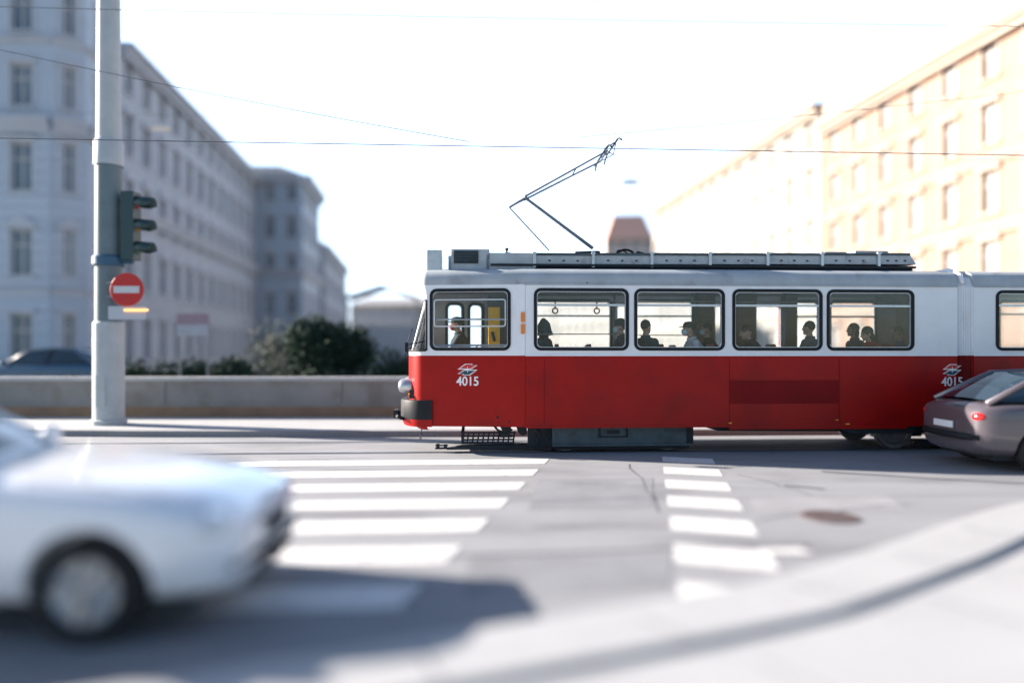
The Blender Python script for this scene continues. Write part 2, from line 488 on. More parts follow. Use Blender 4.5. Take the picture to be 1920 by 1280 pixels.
# windscreen
rows = nose_rows(NG)
b = MB(); b.grid([[tuple(p) for p in r] for r in rows])
ws = b.build('windscreen', M['cabglass'], tram, smooth=True)
b = MB()
for r in (rows[0], rows[-1]): b.path([(p[0] - 0.006, p[1], p[2]) for p in r], 0.016, 6)
for idx in (0, -1): b.path([(r[idx][0], r[idx][1], r[idx][2]) for r in rows], 0.020, 6)
b.build('seal', M['rubber'], ws, smooth=True)
for idx in (4, -5): b = MB(); b.path([r[idx] for r in rows], 0.022, 6); b.build('divider', M['white'], ws, smooth=True)
b = MB()
b.path([(0.0, 0.75, 1.68), (-0.035, 0.8, 1.80), (0.06, 1.0, 2.15)], 0.010, 6); b.path([(-0.04, 0.72, 1.66), (0.02, 0.66, 1.92), (0.08, 0.62, 2.1)], 0.008, 6)
b.build('wiper', M['rubber'], tram, smooth=True)
b = MB()     # mirror arm and mirror near corner
b.path([(0.33, 0.24, 1.9), (0.12, 0.12, 1.86), (0.05, 0.10, 1.84)], 0.010, 6)
b.box(0.02, 0.07, 0.02, 0.16, 1.72, 1.88)
b.build('mirror', M['rubber'], tram)

# bumper, headlamps, lower valance
def wrap(levels, grow, i0=2, i1=-2):
    rows = []
    for z, g in levels:
        pts = outline(0.0 - g, 0, XC)
        cy = W / 2
        row = []
        pts = [(0.46, side_y(0.46) - 0.004)] + pts[3:-3] + [(0.46, W - side_y(0.46) + 0.004)]
        for x, y in pts:
            row.append((x if x > XC else x - 0.0, y + (-(g) * 0.25 if y < cy else g * 0.25), z))
        rows.append(row)
    return rows
b = MB()
b.grid(wrap([(0.90, 0.01), (0.895, 0.12), (0.86, 0.14), (0.60, 0.14), (0.57, 0.12), (0.57, 0.01)], 0, 3, -3))
b.build('bumper', M['rubber'], tram, smooth=30)
b = MB()
b.grid(wrap([(0.57, 0.12), (0.50, 0.11), (0.45, 0.08), (0.445, -0.10)], 0, 3, -3))
b.build('valance', M['red'], tram, smooth=30)
for y in (0.56, W - 0.56):
    b = MB(); b.lathe([(0.0, 0.12), (0.09, 0.12), (0.12, 0.08), (0.125, 0.0), (0.12, -0.10)], (0, 0, 0), 'X', 20, (-1, 1, 1))
    for i, v in enumerate(b.v): b.v[i] = (v[0] - 0.01, v[1] + y, v[2] + 1.13)
    hl = b.build('headlight', M['alu'], tram, smooth=40)
    b = MB(); b.ball((-0.125, y, 1.13), (0.03, 0.085, 0.085)); b.build('lens', M['cabglass'], hl, smooth=True)
b = MB(); b.lathe([(0.0, 0.02), (0.035, 0.02), (0.04, 0)], (0, 0, 0), 'X', 12, (-1, 1, 1))
for i, v in enumerate(b.v): b.v[i] = (v[0] + 0.06, v[1] + 0.40, v[2] + 0.97)
b.build('indicator', M['orange'], tram)
b = MB(); b.box(LX(768, 0.26), LX(776, 0.26), 0.24, 0.27, LZ(747, 0, 0.26), LZ(730, 0, 0.26)); b.build('vent', M['under'], tram)
b = MB()     # coupling stub under the bumper
b.box(-0.24, 0.1, W / 2 - 0.09, W / 2 + 0.09, 0.56, 0.66); b.box(-0.27, -0.2, W / 2 - 0.16, W / 2 + 0.16, 0.54, 0.68)
b.path([(-0.02, 0.6, 0.55), (-0.10, 0.5, 0.58), (-0.16, 0.42, 0.62)], 0.03)
b.build('coupler', M['under'], tram)
b = MB()     # hanging chain
for k in range(6):
    b.lathe([(0.014, -0.006), (0.022, 0), (0.014, 0.006), (0.008, 0), (0.014, -0.006)], (0.27 - 0.006 * k, 0.5, 0.43 - 0.04 * k), 'Y' if k % 2 else 'X', 8)
b.build('chain', M['under'], tram)
# orange side markers
b = MB()
for v0, v1 in ((585, 604), (607, 626)):
    z0, z1 = LZ(v1, 2), LZ(v0, 2)
    b.mesh(plate(rounded(LX(976.5), LX(984), z0, z1, 0.02), [], 0.03), Matrix.Translation((0, 0.0, 0)))
b.build('side_marker_light', M['orange'], tram)

# number and emblem, near the cab and before the joint
def lettering(ux, follow):
    xc = LX(ux); y0 = -0.003
    mtx = TX if follow else None
    def place(x, z, y):
        if follow:
            return TX @ Vector(((x - XC) * sc, -0.03 + y, z))
        return Vector((x, y, z))
    me = text_mesh('4015', 0.215, 0.003)
    w = max(v.co.x for v in me.vertices) - min(v.co.x for v in me.vertices)
    k = 0.375 / w
    b = MB()
    b.add([place(xc - 0.188 + v.co.x * k, LZ(723, xc) + v.co.y, -0.004 - v.co.z * 0.5) for v in me.vertices], [tuple(p.vertices) for p in me.polygons])
    b.build('number_lettering', M['lettering'], tram)
    ew, eh = 0.34, 0.098
    up = [(-0.5, 0.02), (-0.12, 1.0), (0.26, 1.0), (0.20, 0.74), (0.5, 0.74), (0.16, 0.02)]
    def shp(b, pts, s, y, sx=1):
        n = len(pts); cx = sum(p[0] for p in pts) / n; cz = sum(p[1] for p in pts) / n
        q = [(cx + (p[0] - cx) * s, cz + (p[1] - cz) * (s - (0.08 if s < 1 else 0))) for p in pts]
        vs = [place(xc + p[0] * ew * sx, LZ(693, xc) + p[1] * eh * sx, yy) for yy in (0.001, y) for p in q]
        b.add(vs, [tuple(range(n)), tuple(range(n, 2 * n))] + [(i, (i + 1) % n, n + (i + 1) % n, n + i) for i in range(n)])
    b = MB(); shp(b, up, 1, -0.003); shp(b, up, 1, -0.003, -1); e = b.build('emblem', M['lettering'], tram)
    b = MB(); shp(b, up, 0.80, -0.006); b.build('emblem_red_field', M['emblem_red'], e)
    b = MB(); shp(b, up, 0.80, -0.006, -1); b.build('emblem_dark_field', M['emblem_dark'], e)
    st = []
    for k in range(8):
        a = math.pi / 4 * k; r = (0.17 if k % 2 == 0 else 0.04)
        st.append((r * math.cos(a), r * math.sin(a) * 3.6))
    b = MB(); shp(b, st, 1, -0.009); b.build('emblem_star', M['lettering'], e)
lettering(877, True)
lettering(1785, False)
# ------------------------------------------------------------------ roof equipment
YR = 0.55
def zr(v, u): return LZ(v, LX(u, YR), YR)
def rx(u): return LX(u, YR)
b = MB(); b.box(rx(801), rx(829), YR - 0.05, YR + 0.5, 3.08, zr(469, 810)); b.box(rx(803), rx(827), YR - 0.06, YR + 0.4, zr(490, 810), zr(475, 810))
b.box(rx(818), rx(826), YR - 0.075, YR - 0.05, 3.1, zr(480, 810))
b.build('roof_lamp_box', M['alu'], tram)
b = MB(); b.box(rx(846), rx(918), YR, YR + 0.9, 3.10, zr(467, 880)); b.box(rx(840), rx(850), YR + 0.1, YR + 0.8, 3.1, zr(478, 880))
v = b.build('ventilation_box', M['boxgrey'], tram)
b = MB()
b.box(rx(851), rx(897), YR - 0.012, YR, zr(494, 870), zr(470, 870))
g = b.build('grille', M['under'], v)
b = MB()
for i in range(9):
    z = zr(493, 870) + (zr(471, 870) - zr(493, 870)) * i / 8
    b.box(rx(851), rx(897), YR - 0.03, YR - 0.012, z - 0.006, z + 0.006)
b.build('louvre', M['bogie'], v)
xs = [915, 1002, 1112, 1222, 1331, 1439, 1541, 1647]
b = MB(); b.prism([(rx(912), 3.12), (rx(1003), 3.12), (rx(1003), zr(474, 960)), (rx(918), zr(474, 960)), (rx(912), zr(480, 960))], YR, YR + 0.6)
b.build('equipment_cover', M['boxgrey'], tram)
for i in range(1, len(xs)):
    u0 = xs[i]; u1 = xs[i + 1] if i + 1 < len(xs) else 1716
    x0, x1 = rx(u0) + 0.02, rx(u1) - 0.02
    zb, zt = zr(495, (u0 + u1) / 2), zr(479, (u0 + u1) / 2)
    b = MB()
    if i + 1 < len(xs): b.box(x0, x1, YR + 0.02, YR + 0.7, zb, zt)
    else: b.prism([(x0, zb), (x1 + 0.05, zb), (x1 - 0.05, zt), (x0, zt)], YR + 0.02, YR + 0.7)
    bx = b.build('resistor_box', M['boxgrey'], tram)
    b = MB(); b.box(x0 - 0.02, x1 + 0.02 if i + 1 < len(xs) else x1 - 0.07, YR, YR + 0.74, zt, zt + 0.045); b.build('lid', M['bogie'], bx)
    b = MB()
    for k in range(3):
        xk = x0 + (x1 - x0) * (0.25 + 0.25 * k)
        b.box(xk - 0.02, xk + 0.02, YR + 0.008, YR + 0.02, zb + 0.05, zb + 0.075)
    b.build('catch', M['under'], bx)
    b = MB()
    b.box(x0 - 0.045, x0 + 0.005, YR - 0.03, YR + 0.02, zb - 0.06, zt + 0.06); b.box(x0 - 0.055, x0 + 0.02, YR - 0.05, YR + 0.0, zt + 0.02, zt + 0.045)
    b.build('bracket', M['alu'], bx)
b = MB(); b.box(rx(990), rx(1716), YR + 0.08, YR + 0.85, 3.15, zr(496, 1300)); b.box(rx(920), rx(1716), YR - 0.04, YR + 0.0, zr(501, 1300), zr(497, 1300))  # dark frame; its thin front strip stands in for the shadow gap below the boxes
b.build('frame_and_shadow_gap', M['under'], tram)
b = MB(); b.path([(rx(952), 0.9, 3.2), (rx(952), 0.9, zr(461, 952))], 0.018, 8); b.ball((rx(952), 0.9, zr(462, 952)), (0.035, 0.035, 0.03)); b.box(rx(949), rx(959), 0.88, 0.93, zr(472, 952), zr(468, 952))
b.build('roof_antenna', M['under'], tram)
b = MB()
b.prism([(rx(1528), zr(479, 1550)), (rx(1598), zr(479, 1550)), (rx(1598), zr(469, 1550)), (rx(1560), zr(469, 1550))], 0.75, 1.3)
b.box(rx(1612), rx(1674), 0.7, 1.3, zr(480, 1640), zr(468, 1640))
b.build('switch_box', M['boxgrey'], tram)
b = MB()
pts = []
for k in range(13):
    a = math.pi * k / 12
    pts.append((rx(1182) - 0.16 * math.cos(a), 0.95, zr(474, 1182) + 0.11 * math.sin(a)))
b.path(pts, 0.022)
b.path([(rx(1198), 0.85, zr(474, 1182)), (rx(1204), 0.9, zr(467, 1182)), (rx(1220), 0.95, zr(470, 1182)), (rx(1245), 1.0, zr(476, 1182))], 0.018)
b.path([(rx(1160), 0.85, zr(474, 1182)), (rx(1166), 0.9, zr(464, 1182)), (rx(1176), 0.95, zr(463, 1182)), (rx(1190), 1.0, zr(470, 1182))], 0.012)
b.build('cable', M['rubber'], tram, smooth=True)

# ------------------------------------------------------------------ pantograph (on the centre line)
YP = W / 2
def pz(u, v, y=YP): x = LX(u, y); return (x, y, LZ(v, x, y))
def two(b, p, q, dy0, dy1, r0, r1=None):
    for s_ in (-1, 1): b.tube((p[0], p[1] + s_ * dy0, p[2]), (q[0], q[1] + s_ * dy1, q[2]), r0, r1)
base = pz(1112, 466); knee = pz(985, 371); heel = pz(955, 389); rod0 = pz(1030, 470); head = pz(1132, 293)
b = MB(); b.tube(base, knee, 0.034, 0.026, 10); b.tube(knee, heel, 0.022); two(b, (knee[0], YP, knee[2]), (knee[0] + 0.01, YP, knee[2]), 0.01, 0.16, 0.02)
p = b.build('pantograph', M['panto'], tram, smooth=40)
b = MB(); b.tube(rod0, heel, 0.014); b.build('lower_rod', M['panto'], p, smooth=40)
b = MB(); two(b, knee, head, 0.16, 0.36, 0.020, 0.015); b.tube((knee[0], YP - 0.18, knee[2]), (knee[0], YP + 0.18, knee[2]), 0.022)
mid = [knee[i] + (head[i] - knee[i]) * 0.62 for i in range(3)]
b.tube((mid[0], YP - 0.29, mid[2]), (mid[0], YP + 0.29, mid[2]), 0.012)
b.build('upper_arm', M['panto'], p, smooth=40)
b = MB(); b.tube(heel, (head[0] - 0.05, YP, head[2] - 0.10), 0.010); b.build('guide_rod', M['panto'], p, smooth=40)
b = MB()
for du, dv in ((-1, 0), (1, 0)):
    c = pz(1139 + du * 9, 281 + 1 - du * 6)
    pts = []
    for k in range(-12, 13):
        t = k / 12.0; y = t * 0.82
        pts.append((c[0], YP + y, c[2] - (max(0, abs(t) - 0.62) ** 1.6) * 0.5))
    b.path(pts, 0.017, 8)
b.build('collector_strip', M['under'], p, smooth=True)
b = MB()
for y in (-0.36, 0.36):
    c0 = pz(1130, 288); c1 = pz(1148, 276)
    b.tube((head[0], YP + y, head[2]), (c0[0], YP + y, c0[2]), 0.013); b.tube((c0[0], YP + y, c0[2]), (c1[0], YP + y, c1[2]), 0.012)
    a1 = pz(1120, 303); b.path([(a1[0], YP + y, a1[2]), (head[0], YP + y, head[2]), pz(1150, 290, YP + y), (c1[0], YP + y, c1[2])], 0.010)
b.tube((head[0], YP - 0.36, head[2]), (head[0], YP + 0.36, head[2]), 0.014)
b.build('head_frame', M['panto'], p, smooth=40)
b = MB()
bx0, bx1 = rx(1015), rx(1180)
for y in (YP - 0.38, YP + 0.38): b.box(bx0, bx1, y - 0.03, y + 0.03, 3.40, 3.45)
for x in (bx0, bx1 - 0.06, base[0]): b.box(x, x + 0.06, YP - 0.38, YP + 0.38, 3.40, 3.46)
b.tube((base[0], YP - 0.38, 3.5), (base[0], YP + 0.38, 3.5), 0.035)
b.tube((base[0] - 0.35, YP - 0.15, 3.50), (base[0] + 0.1, YP - 0.15, 3.52), 0.05); b.tube((base[0] - 0.35, YP + 0.15, 3.50), (base[0] + 0.1, YP + 0.15, 3.52), 0.05)
b.build('base_frame', M['under'], p, smooth=40)
for x in (bx0 + 0.05, bx1 - 0.05):
    for y in (YP - 0.38, YP + 0.38):
        b = MB(); b.lathe([(0.04, 0), (0.07, 0.02), (0.045, 0.05), (0.07, 0.08), (0.045, 0.11), (0.07, 0.14), (0.04, 0.17)], (x, y, 3.20), 'Z', 14)
        b.build('insulator', M['seat'], p, smooth=True)

# ------------------------------------------------------------------ underframe and bogies
b = MB()
b.box(XT, XA, 0.18, W - 0.18, 0.50, 0.88); b.box(0.5, XT, 0.45, W - 0.45, 0.50, 0.88)
b.prism([(LX(1300), 0.50), (LX(1700), 0.50), (LX(1690), 0.33), (LX(1352), 0.36)], 0.16, 0.55)
b.prism([(LX(1560), 0.44), (LX(1720), 0.44), (LX(1715), 0.31), (LX(1600), 0.31)], 0.04, 0.4)
b.box(XB, XE, 0.18, W - 0.18, 0.45, 0.88)
b.build('underframe', M['under'], tram)

def wheel_mesh(b, x, y, r=0.33, out=-1):
    b.lathe([(0.0, 0.03), (0.09, 0.03), (0.10, 0.0), (0.24, 0.01), (0.27, 0.04), (r, 0.04), (r + 0.002, -0.05), (r + 0.028, -0.06), (r + 0.02, -0.085), (0.1, -0.085), (0.0, -0.085)], (x, y, r + 0.012), 'Y', 28, (1, out, 1))
def bogie(xc, cover, half=0.9):
    bg = MB()
    for s_ in (-1, 1):
        bg.box(xc - half - 0.1, xc + half + 0.1, 0.22 if s_ < 0 else W - 0.32, 0.32 if s_ < 0 else W - 0.22, 0.30, 0.46)
    bg.box(xc - 0.2, xc + 0.2, 0.25, W - 0.25, 0.3, 0.5)
    for s_ in (-1, 1): bg.tube((xc + s_ * half, 0.36, 0.345), (xc + s_ * half, W - 0.36, 0.345), 0.06)
    g = bg.build('bogie', M['under'], tram)
    for s_ in (-1, 1):
        for y, o_ in ((0.40, -1), (W - 0.40, 1)):
            w = MB(); wheel_mesh(w, xc + s_ * half, y, out=o_); w.build('wheel', M['steel'], g, smooth=40)
    for y in (0.27, W - 0.27):
        for s_ in (-1, 1):
            sp = MB(); pts = []
            for k in range(40):
                a = k * math.pi / 4
                pts.append((xc + s_ * 0.42 + 0.06 * math.cos(a), y + 0.06 * math.sin(a), 0.32 + 0.005 * k))
            sp.path(pts, 0.012, 6); sp.build('spring', M['steel'], g, smooth=True)
    for y in (0.30, W - 0.42): mb = MB(); mb.box(xc - 0.5, xc + 0.5, y, y + 0.12, 0.05, 0.16); mb.build('track_brake', M['under'], g)
    if cover:
        u0, u1 = cover
        c = MB(); zt, zb = 0.47, 0.115
        c.box(LX(u0, .2), LX(u1, .2), 0.17, 0.20, zb, zt); c.box(LX(u0, .2), LX(u1, .2), 0.12, 0.17, zb, zb + 0.035); c.box(LX(u0, .2), LX(u0 + 6, .2), 0.15, 0.17, zb + 0.035, zt)
        cv = c.build('bogie_cover', M['bogie'], g)
        c = MB(); x0, x1 = LX(1122, .2), LX(1176, .2)
        if u0 < 1200:
            z0, z1 = LZ(820, 3.3, .15), LZ(801, 3.3, .15)
            for a_ in ((x0, x1, z0, z0 + 0.025), (x0, x0 + 0.03, z0, z1), (x1 - 0.03, x1, z0, z1)): c.box(a_[0], a_[1], 0.145, 0.17, a_[2], a_[3])
            c.box(x0 + 0.14, x1 - 0.14, 0.15, 0.17, z0 + 0.06, z0 + 0.12)
            c.build('step_bracket', M['under'], cv)
    return g
bc = (LX(1035, .2) + LX(1285, .2)) / 2
bogie(bc, (1035, 1286))
bogie(LX(1795), None)
bogie(XE - 1.2, None)
# frames, steps and fittings ahead of and behind the front bogie
b = MB()
xb0 = LX(990, .2)
b.box(xb0, LX(1036, .2), 0.20, 0.3, 0.12, 0.47); 
b.path([(LX(1003, .2), 0.18, 0.42), (LX(1012, .2), 0.17, 0.32), (LX(1006, .2), 0.17, 0.2), (LX(1016, .2), 0.17, 0.14)], 0.022)
b.path([(LX(1024, .2), 0.18, 0.44), (LX(1030, .2), 0.16, 0.3), (LX(1022, .2), 0.16, 0.22)], 0.018)
b.build('bogie_end_frame', M['under'], tram)
b = MB(); b.box(LX(1286, .2), LX(1300, .2), 0.2, 0.35, 0.14, 0.44); b.build('bogie_end_frame', M['under'], tram)
b = MB()
b.prism([(LX(935), 0.50), (LX(962), 0.50), (LX(957), 0.34), (LX(962), 0.26), (LX(938), 0.26), (LX(944), 0.36)], 0.25, 0.5)
b.prism([(LX(968), 0.50), (LX(990), 0.50), (LX(990), 0.32), (LX(982), 0.28), (LX(974), 0.34)], 0.25, 0.45)
b.path([(LX(925), 0.28, 0.48), (LX(935), 0.26, 0.38), (LX(950), 0.26, 0.33), (LX(962), 0.26, 0.40)], 0.02)
b.build('brake_rigging', M['under'], tram)
# lifeguard: perforated tray in front of the wheels
b = MB()
gx0, gx1 = LX(866, .3), LX(962, .3)
for yy in (0.30, ):
    n = 10
    for i in range(n + 1):
        x = gx0 + (gx1 - gx0) * i / n
        zt_ = 0.34 + 0.10 * max(0, (i - 5) / 5)
        b.tube((x, yy, 0.16), (x + 0.03, yy, min(0.36, zt_)), 0.016, n=6)
    for z in (0.16, 0.22, 0.28, 0.34): b.box(gx0 - 0.01, gx1 + 0.02, yy - 0.016, yy + 0.016, z - 0.014, z + 0.014)
for i in range(8):
    y = 0.35 + i * 0.21
    b.tube((gx0, y, 0.16), (gx0 + 0.03, y, 0.34), 0.014, n=6)
for z in (0.16, 0.25, 0.34): b.box(gx0 - 0.012, gx0 + 0.03, 0.3, W - 0.3, z - 0.014, z + 0.014)
b.build('lifeguard', M['under'], tram)
b = MB()
px0 = LX(838, .3)
b.prism([(px0, 0.075), (px0 + 0.25, 0.12), (LX(995, .3), 0.13), (LX(1036, .3), 0.13), (LX(1036, .3), 0.06), (px0, 0.055)], 0.26, 0.42)
b.box(LX(816, .3), px0 + 0.1, 0.30, 0.38, 0.06, 0.085); b.box(LX(818, .3), LX(824, .3), 0.30, 0.36, 0.06, 0.15); b.box(LX(832, .3), LX(838, .3), 0.30, 0.36, 0.06, 0.14)
b.box(LX(816, .3), LX(840, .3), 0.32, 0.36, 0.11, 0.13)
b.build('lifeguard_shoe', M['under'], tram)
b = MB()
b.box(LX(1037, .3), LX(1290, .3), 0.22, 0.30, 0.05, 0.10)
b.build('brake_shoe_rail', M['under'], tram)

# ------------------------------------------------------------------ interior
b = MB(); b.box(0.35, XA, 0.30, W - 0.30, 0.88, 0.92); b.box(XT, XA, 0.07, 0.30, 0.88, 0.92); b.box(XT, XA, W - 0.3, W - 0.07, 0.88, 0.92); b.box(XB, XE, 0.07, W - 0.07, 0.88, 0.92)
b.build('floor_panel', M['floor'], tram)
b = MB(); b.box(0.5, XA, 0.36, W - 0.36, 2.84, 2.86); b.box(XT, XA, 0.07, 0.36, 2.84, 2.86); b.box(XT, XA, W - 0.36, W - 0.07, 2.84, 2.86); b.box(XB, XE, 0.07, W - 0.07, 2.84, 2.86)
b.build('ceiling_panel', M['ceiling'], tram)
# cab partition, console, driver's seat
px = LX(955, 1.0)
b = MB(); b.box(px, px + 0.04, 0.15, 0.62, 0.92, 2.84); b.box(px, px + 0.04, 1.3, W - 0.2, 0.92, 2.84); b.box(px, px + 0.04, 0.62, 1.3, 2.55, 2.84)
b.build('cab_partition', M['lining'], tram)
b = MB(); cx0, cx1 = LX(916, .6), LX(937, .6); b.box(cx0, cx1, 0.55, 0.95, 0.92, LZ(576, cx0, .6))
y_ = b.build('cab_cabinet', M['yellow'], tram)
b = MB(); b.box(cx0 + 0.06, cx0 + 0.11, 0.52, 0.55, LZ(640, cx0, .6), LZ(622, cx0, .6), rot=Matrix.Rotation(R(-14), 3, 'Y')); b.build('handle', M['under'], y_)
b = MB(); b.box(cx0 - 0.02, cx1 + 0.25, 0.9, 0.95, 0.92, 2.84); b.build('cab_rear_panel', M['lining'], tram)
b = MB(); b.prism([(0.2, 0.92), (0.75, 0.92), (0.72, 1.55), (0.45, 1.66), (0.16, 1.66)], 0.5, W - 0.5)
b.build('driver_console', M['under'], tram)
b = MB(); b.tube((0.62, 0.95, 1.62), (0.62, 0.95, 1.72), 0.02); b.ball((0.62, 0.95, 1.74), (0.04, 0.04, 0.03)); b.build('controller_handle', M['under'], tram)
SEATS = []
def seat(x, y, face=-1, wide=0.44):
    b = MB(); b.tube((x, y, 0.92), (x, y, 1.33), 0.04); b.mesh(plate(rounded(x - 0.20, x + 0.20, 1.32, 1.37, 0.02), [], wide), Matrix.Translation((0, y, 0)))
    o = b.build('seat', M['seat'], tram, smooth=40)
    b = MB(); xb = x + 0.21 * -face
    me = plate(rounded(y - wide / 2, y + wide / 2, 1.36, 1.86, 0.08), [], 0.03)
    b.mesh(me, Matrix.Translation((xb, 0, 0)) @ Matrix(((0, 1, 0, 0), (1, 0, 0, 0), (0, 0, 1, 0), (0, 0, 0, 1))))
    b.build('backrest', M['seat'], o, smooth=40)
def local_person_x(u, yl): return LX(u, yl)
SPOTS = [  # u, depth in the tram, look, lean, facing (-1 towards the cab)
    (1018, 0.45), (1170, 0.50), (1212, 0.45), (1306, 0.50), (1332, 1.08), (1420, 0.50), (1519, 0.48), (1606, 1.05), (1642, 0.48), (1688, 1.0)]
for u, yl in SPOTS: seat(LX(u, yl) + 0.03, yl, -1)
seat(LX(1078, 0.45) + 0.03, 0.45); 
for u in (1080, 1240, 1500): seat(LX(u, 1.75), 1.72)
seat(LX(868, 1.0) + 0.04, 1.0)
b = MB()
for u, y in ((1152, 0.85), (1302, 1.35), (1365, 0.85), (1470, 0.85), (1545, 1.4)):
    x = LX(u, y); b.tube((x, y, 0.92), (x, y, 2.84), 0.017, n=8)
for y in (0.62, 1.55): b.tube((XT + 0.2, y, 2.62), (XA - 0.2, y, 2.62), 0.014, n=8)
b.tube((LX(1003), 0.10, LZ(626, 3)), (LX(1178), 0.10, LZ(626, 3)), 0.010, n=6)
b.tube((LX(1180, 2.1), W - 0.10, 2.06), (LX(1300, 2.1), W - 0.10, 2.06), 0.012, n=6)
b.build('handrail', M['steel'], tram, smooth=True)
for u, y in ((1041, 0.62), (1119, 0.62)):
    b = MB(); x = LX(u, y); b.box(x - 0.012, x + 0.012, y - 0.01, y + 0.01, 2.48, 2.62); b.lathe([(0.045, -0.012), (0.06, 0), (0.045, 0.012), (0.035, 0), (0.045, -0.012)], (x, y, 2.45), 'Y', 14)
    b.build('strap', M['seat'], tram)
b = MB()
for u0, u1 in ((1302, 1330), (1376, 1406), (1463, 1481), (1644, 1712)):
    x0, x1 = LX(u0, W), LX(u1, W); b.box(x0 - 0.02, x1 + 0.02, W - 0.30, W - 0.08, 0.92, 2.84)
b.build('door_pillar', M['wood'], tram)
b = MB(); b.box(XA - 0.22, XA - 0.16, 0.06, 0.75, 0.92, 2.84); b.box(XA - 0.22, XA - 0.16, 1.45, W - 0.06, 0.92, 2.84); b.box(LX(1690, 1.6), XA - 0.22, 1.55, 1.6, 0.92, 2.1)
b.build('end_partition', M['wood'], tram)

# ------------------------------------------------------------------ people
SKIN = mat('skin', (0.42, 0.25, 0.18), 0.5, var=0.05)
HAIR = mat('dark_hair', (0.02, 0.015, 0.012), 0.6, var=0.2, scale=60)
MASK = mat('face_mask_blue', (0.45, 0.62, 0.70), 0.8, var=0.03)
MASKR = mat('scarf_red', (0.55, 0.05, 0.03), 0.8, var=0.05)
DARK = [mat('coat_black', (0.018, 0.02, 0.026), 0.85, var=0.2), mat('coat_navy', (0.02, 0.03, 0.055), 0.85, var=0.2), mat('coat_grey', (0.12, 0.12, 0.125), 0.85, var=0.15),
        mat('coat_blue', (0.02, 0.07, 0.16), 0.8, var=0.15), mat('coat_redbrown', (0.35, 0.04, 0.02), 0.8, var=0.15), mat('coat_teal', (0.02, 0.05, 0.06), 0.8, var=0.2),
        mat('coat_white', (0.60, 0.60, 0.60), 0.8, var=0.08)]
TROUSER = mat('trousers_dark', (0.02, 0.022, 0.03), 0.85, var=0.2)
PB = tram.matrix_world.copy()
TM = Matrix.Translation(O) @ Matrix.Rotation(YAW, 4, 'Z')

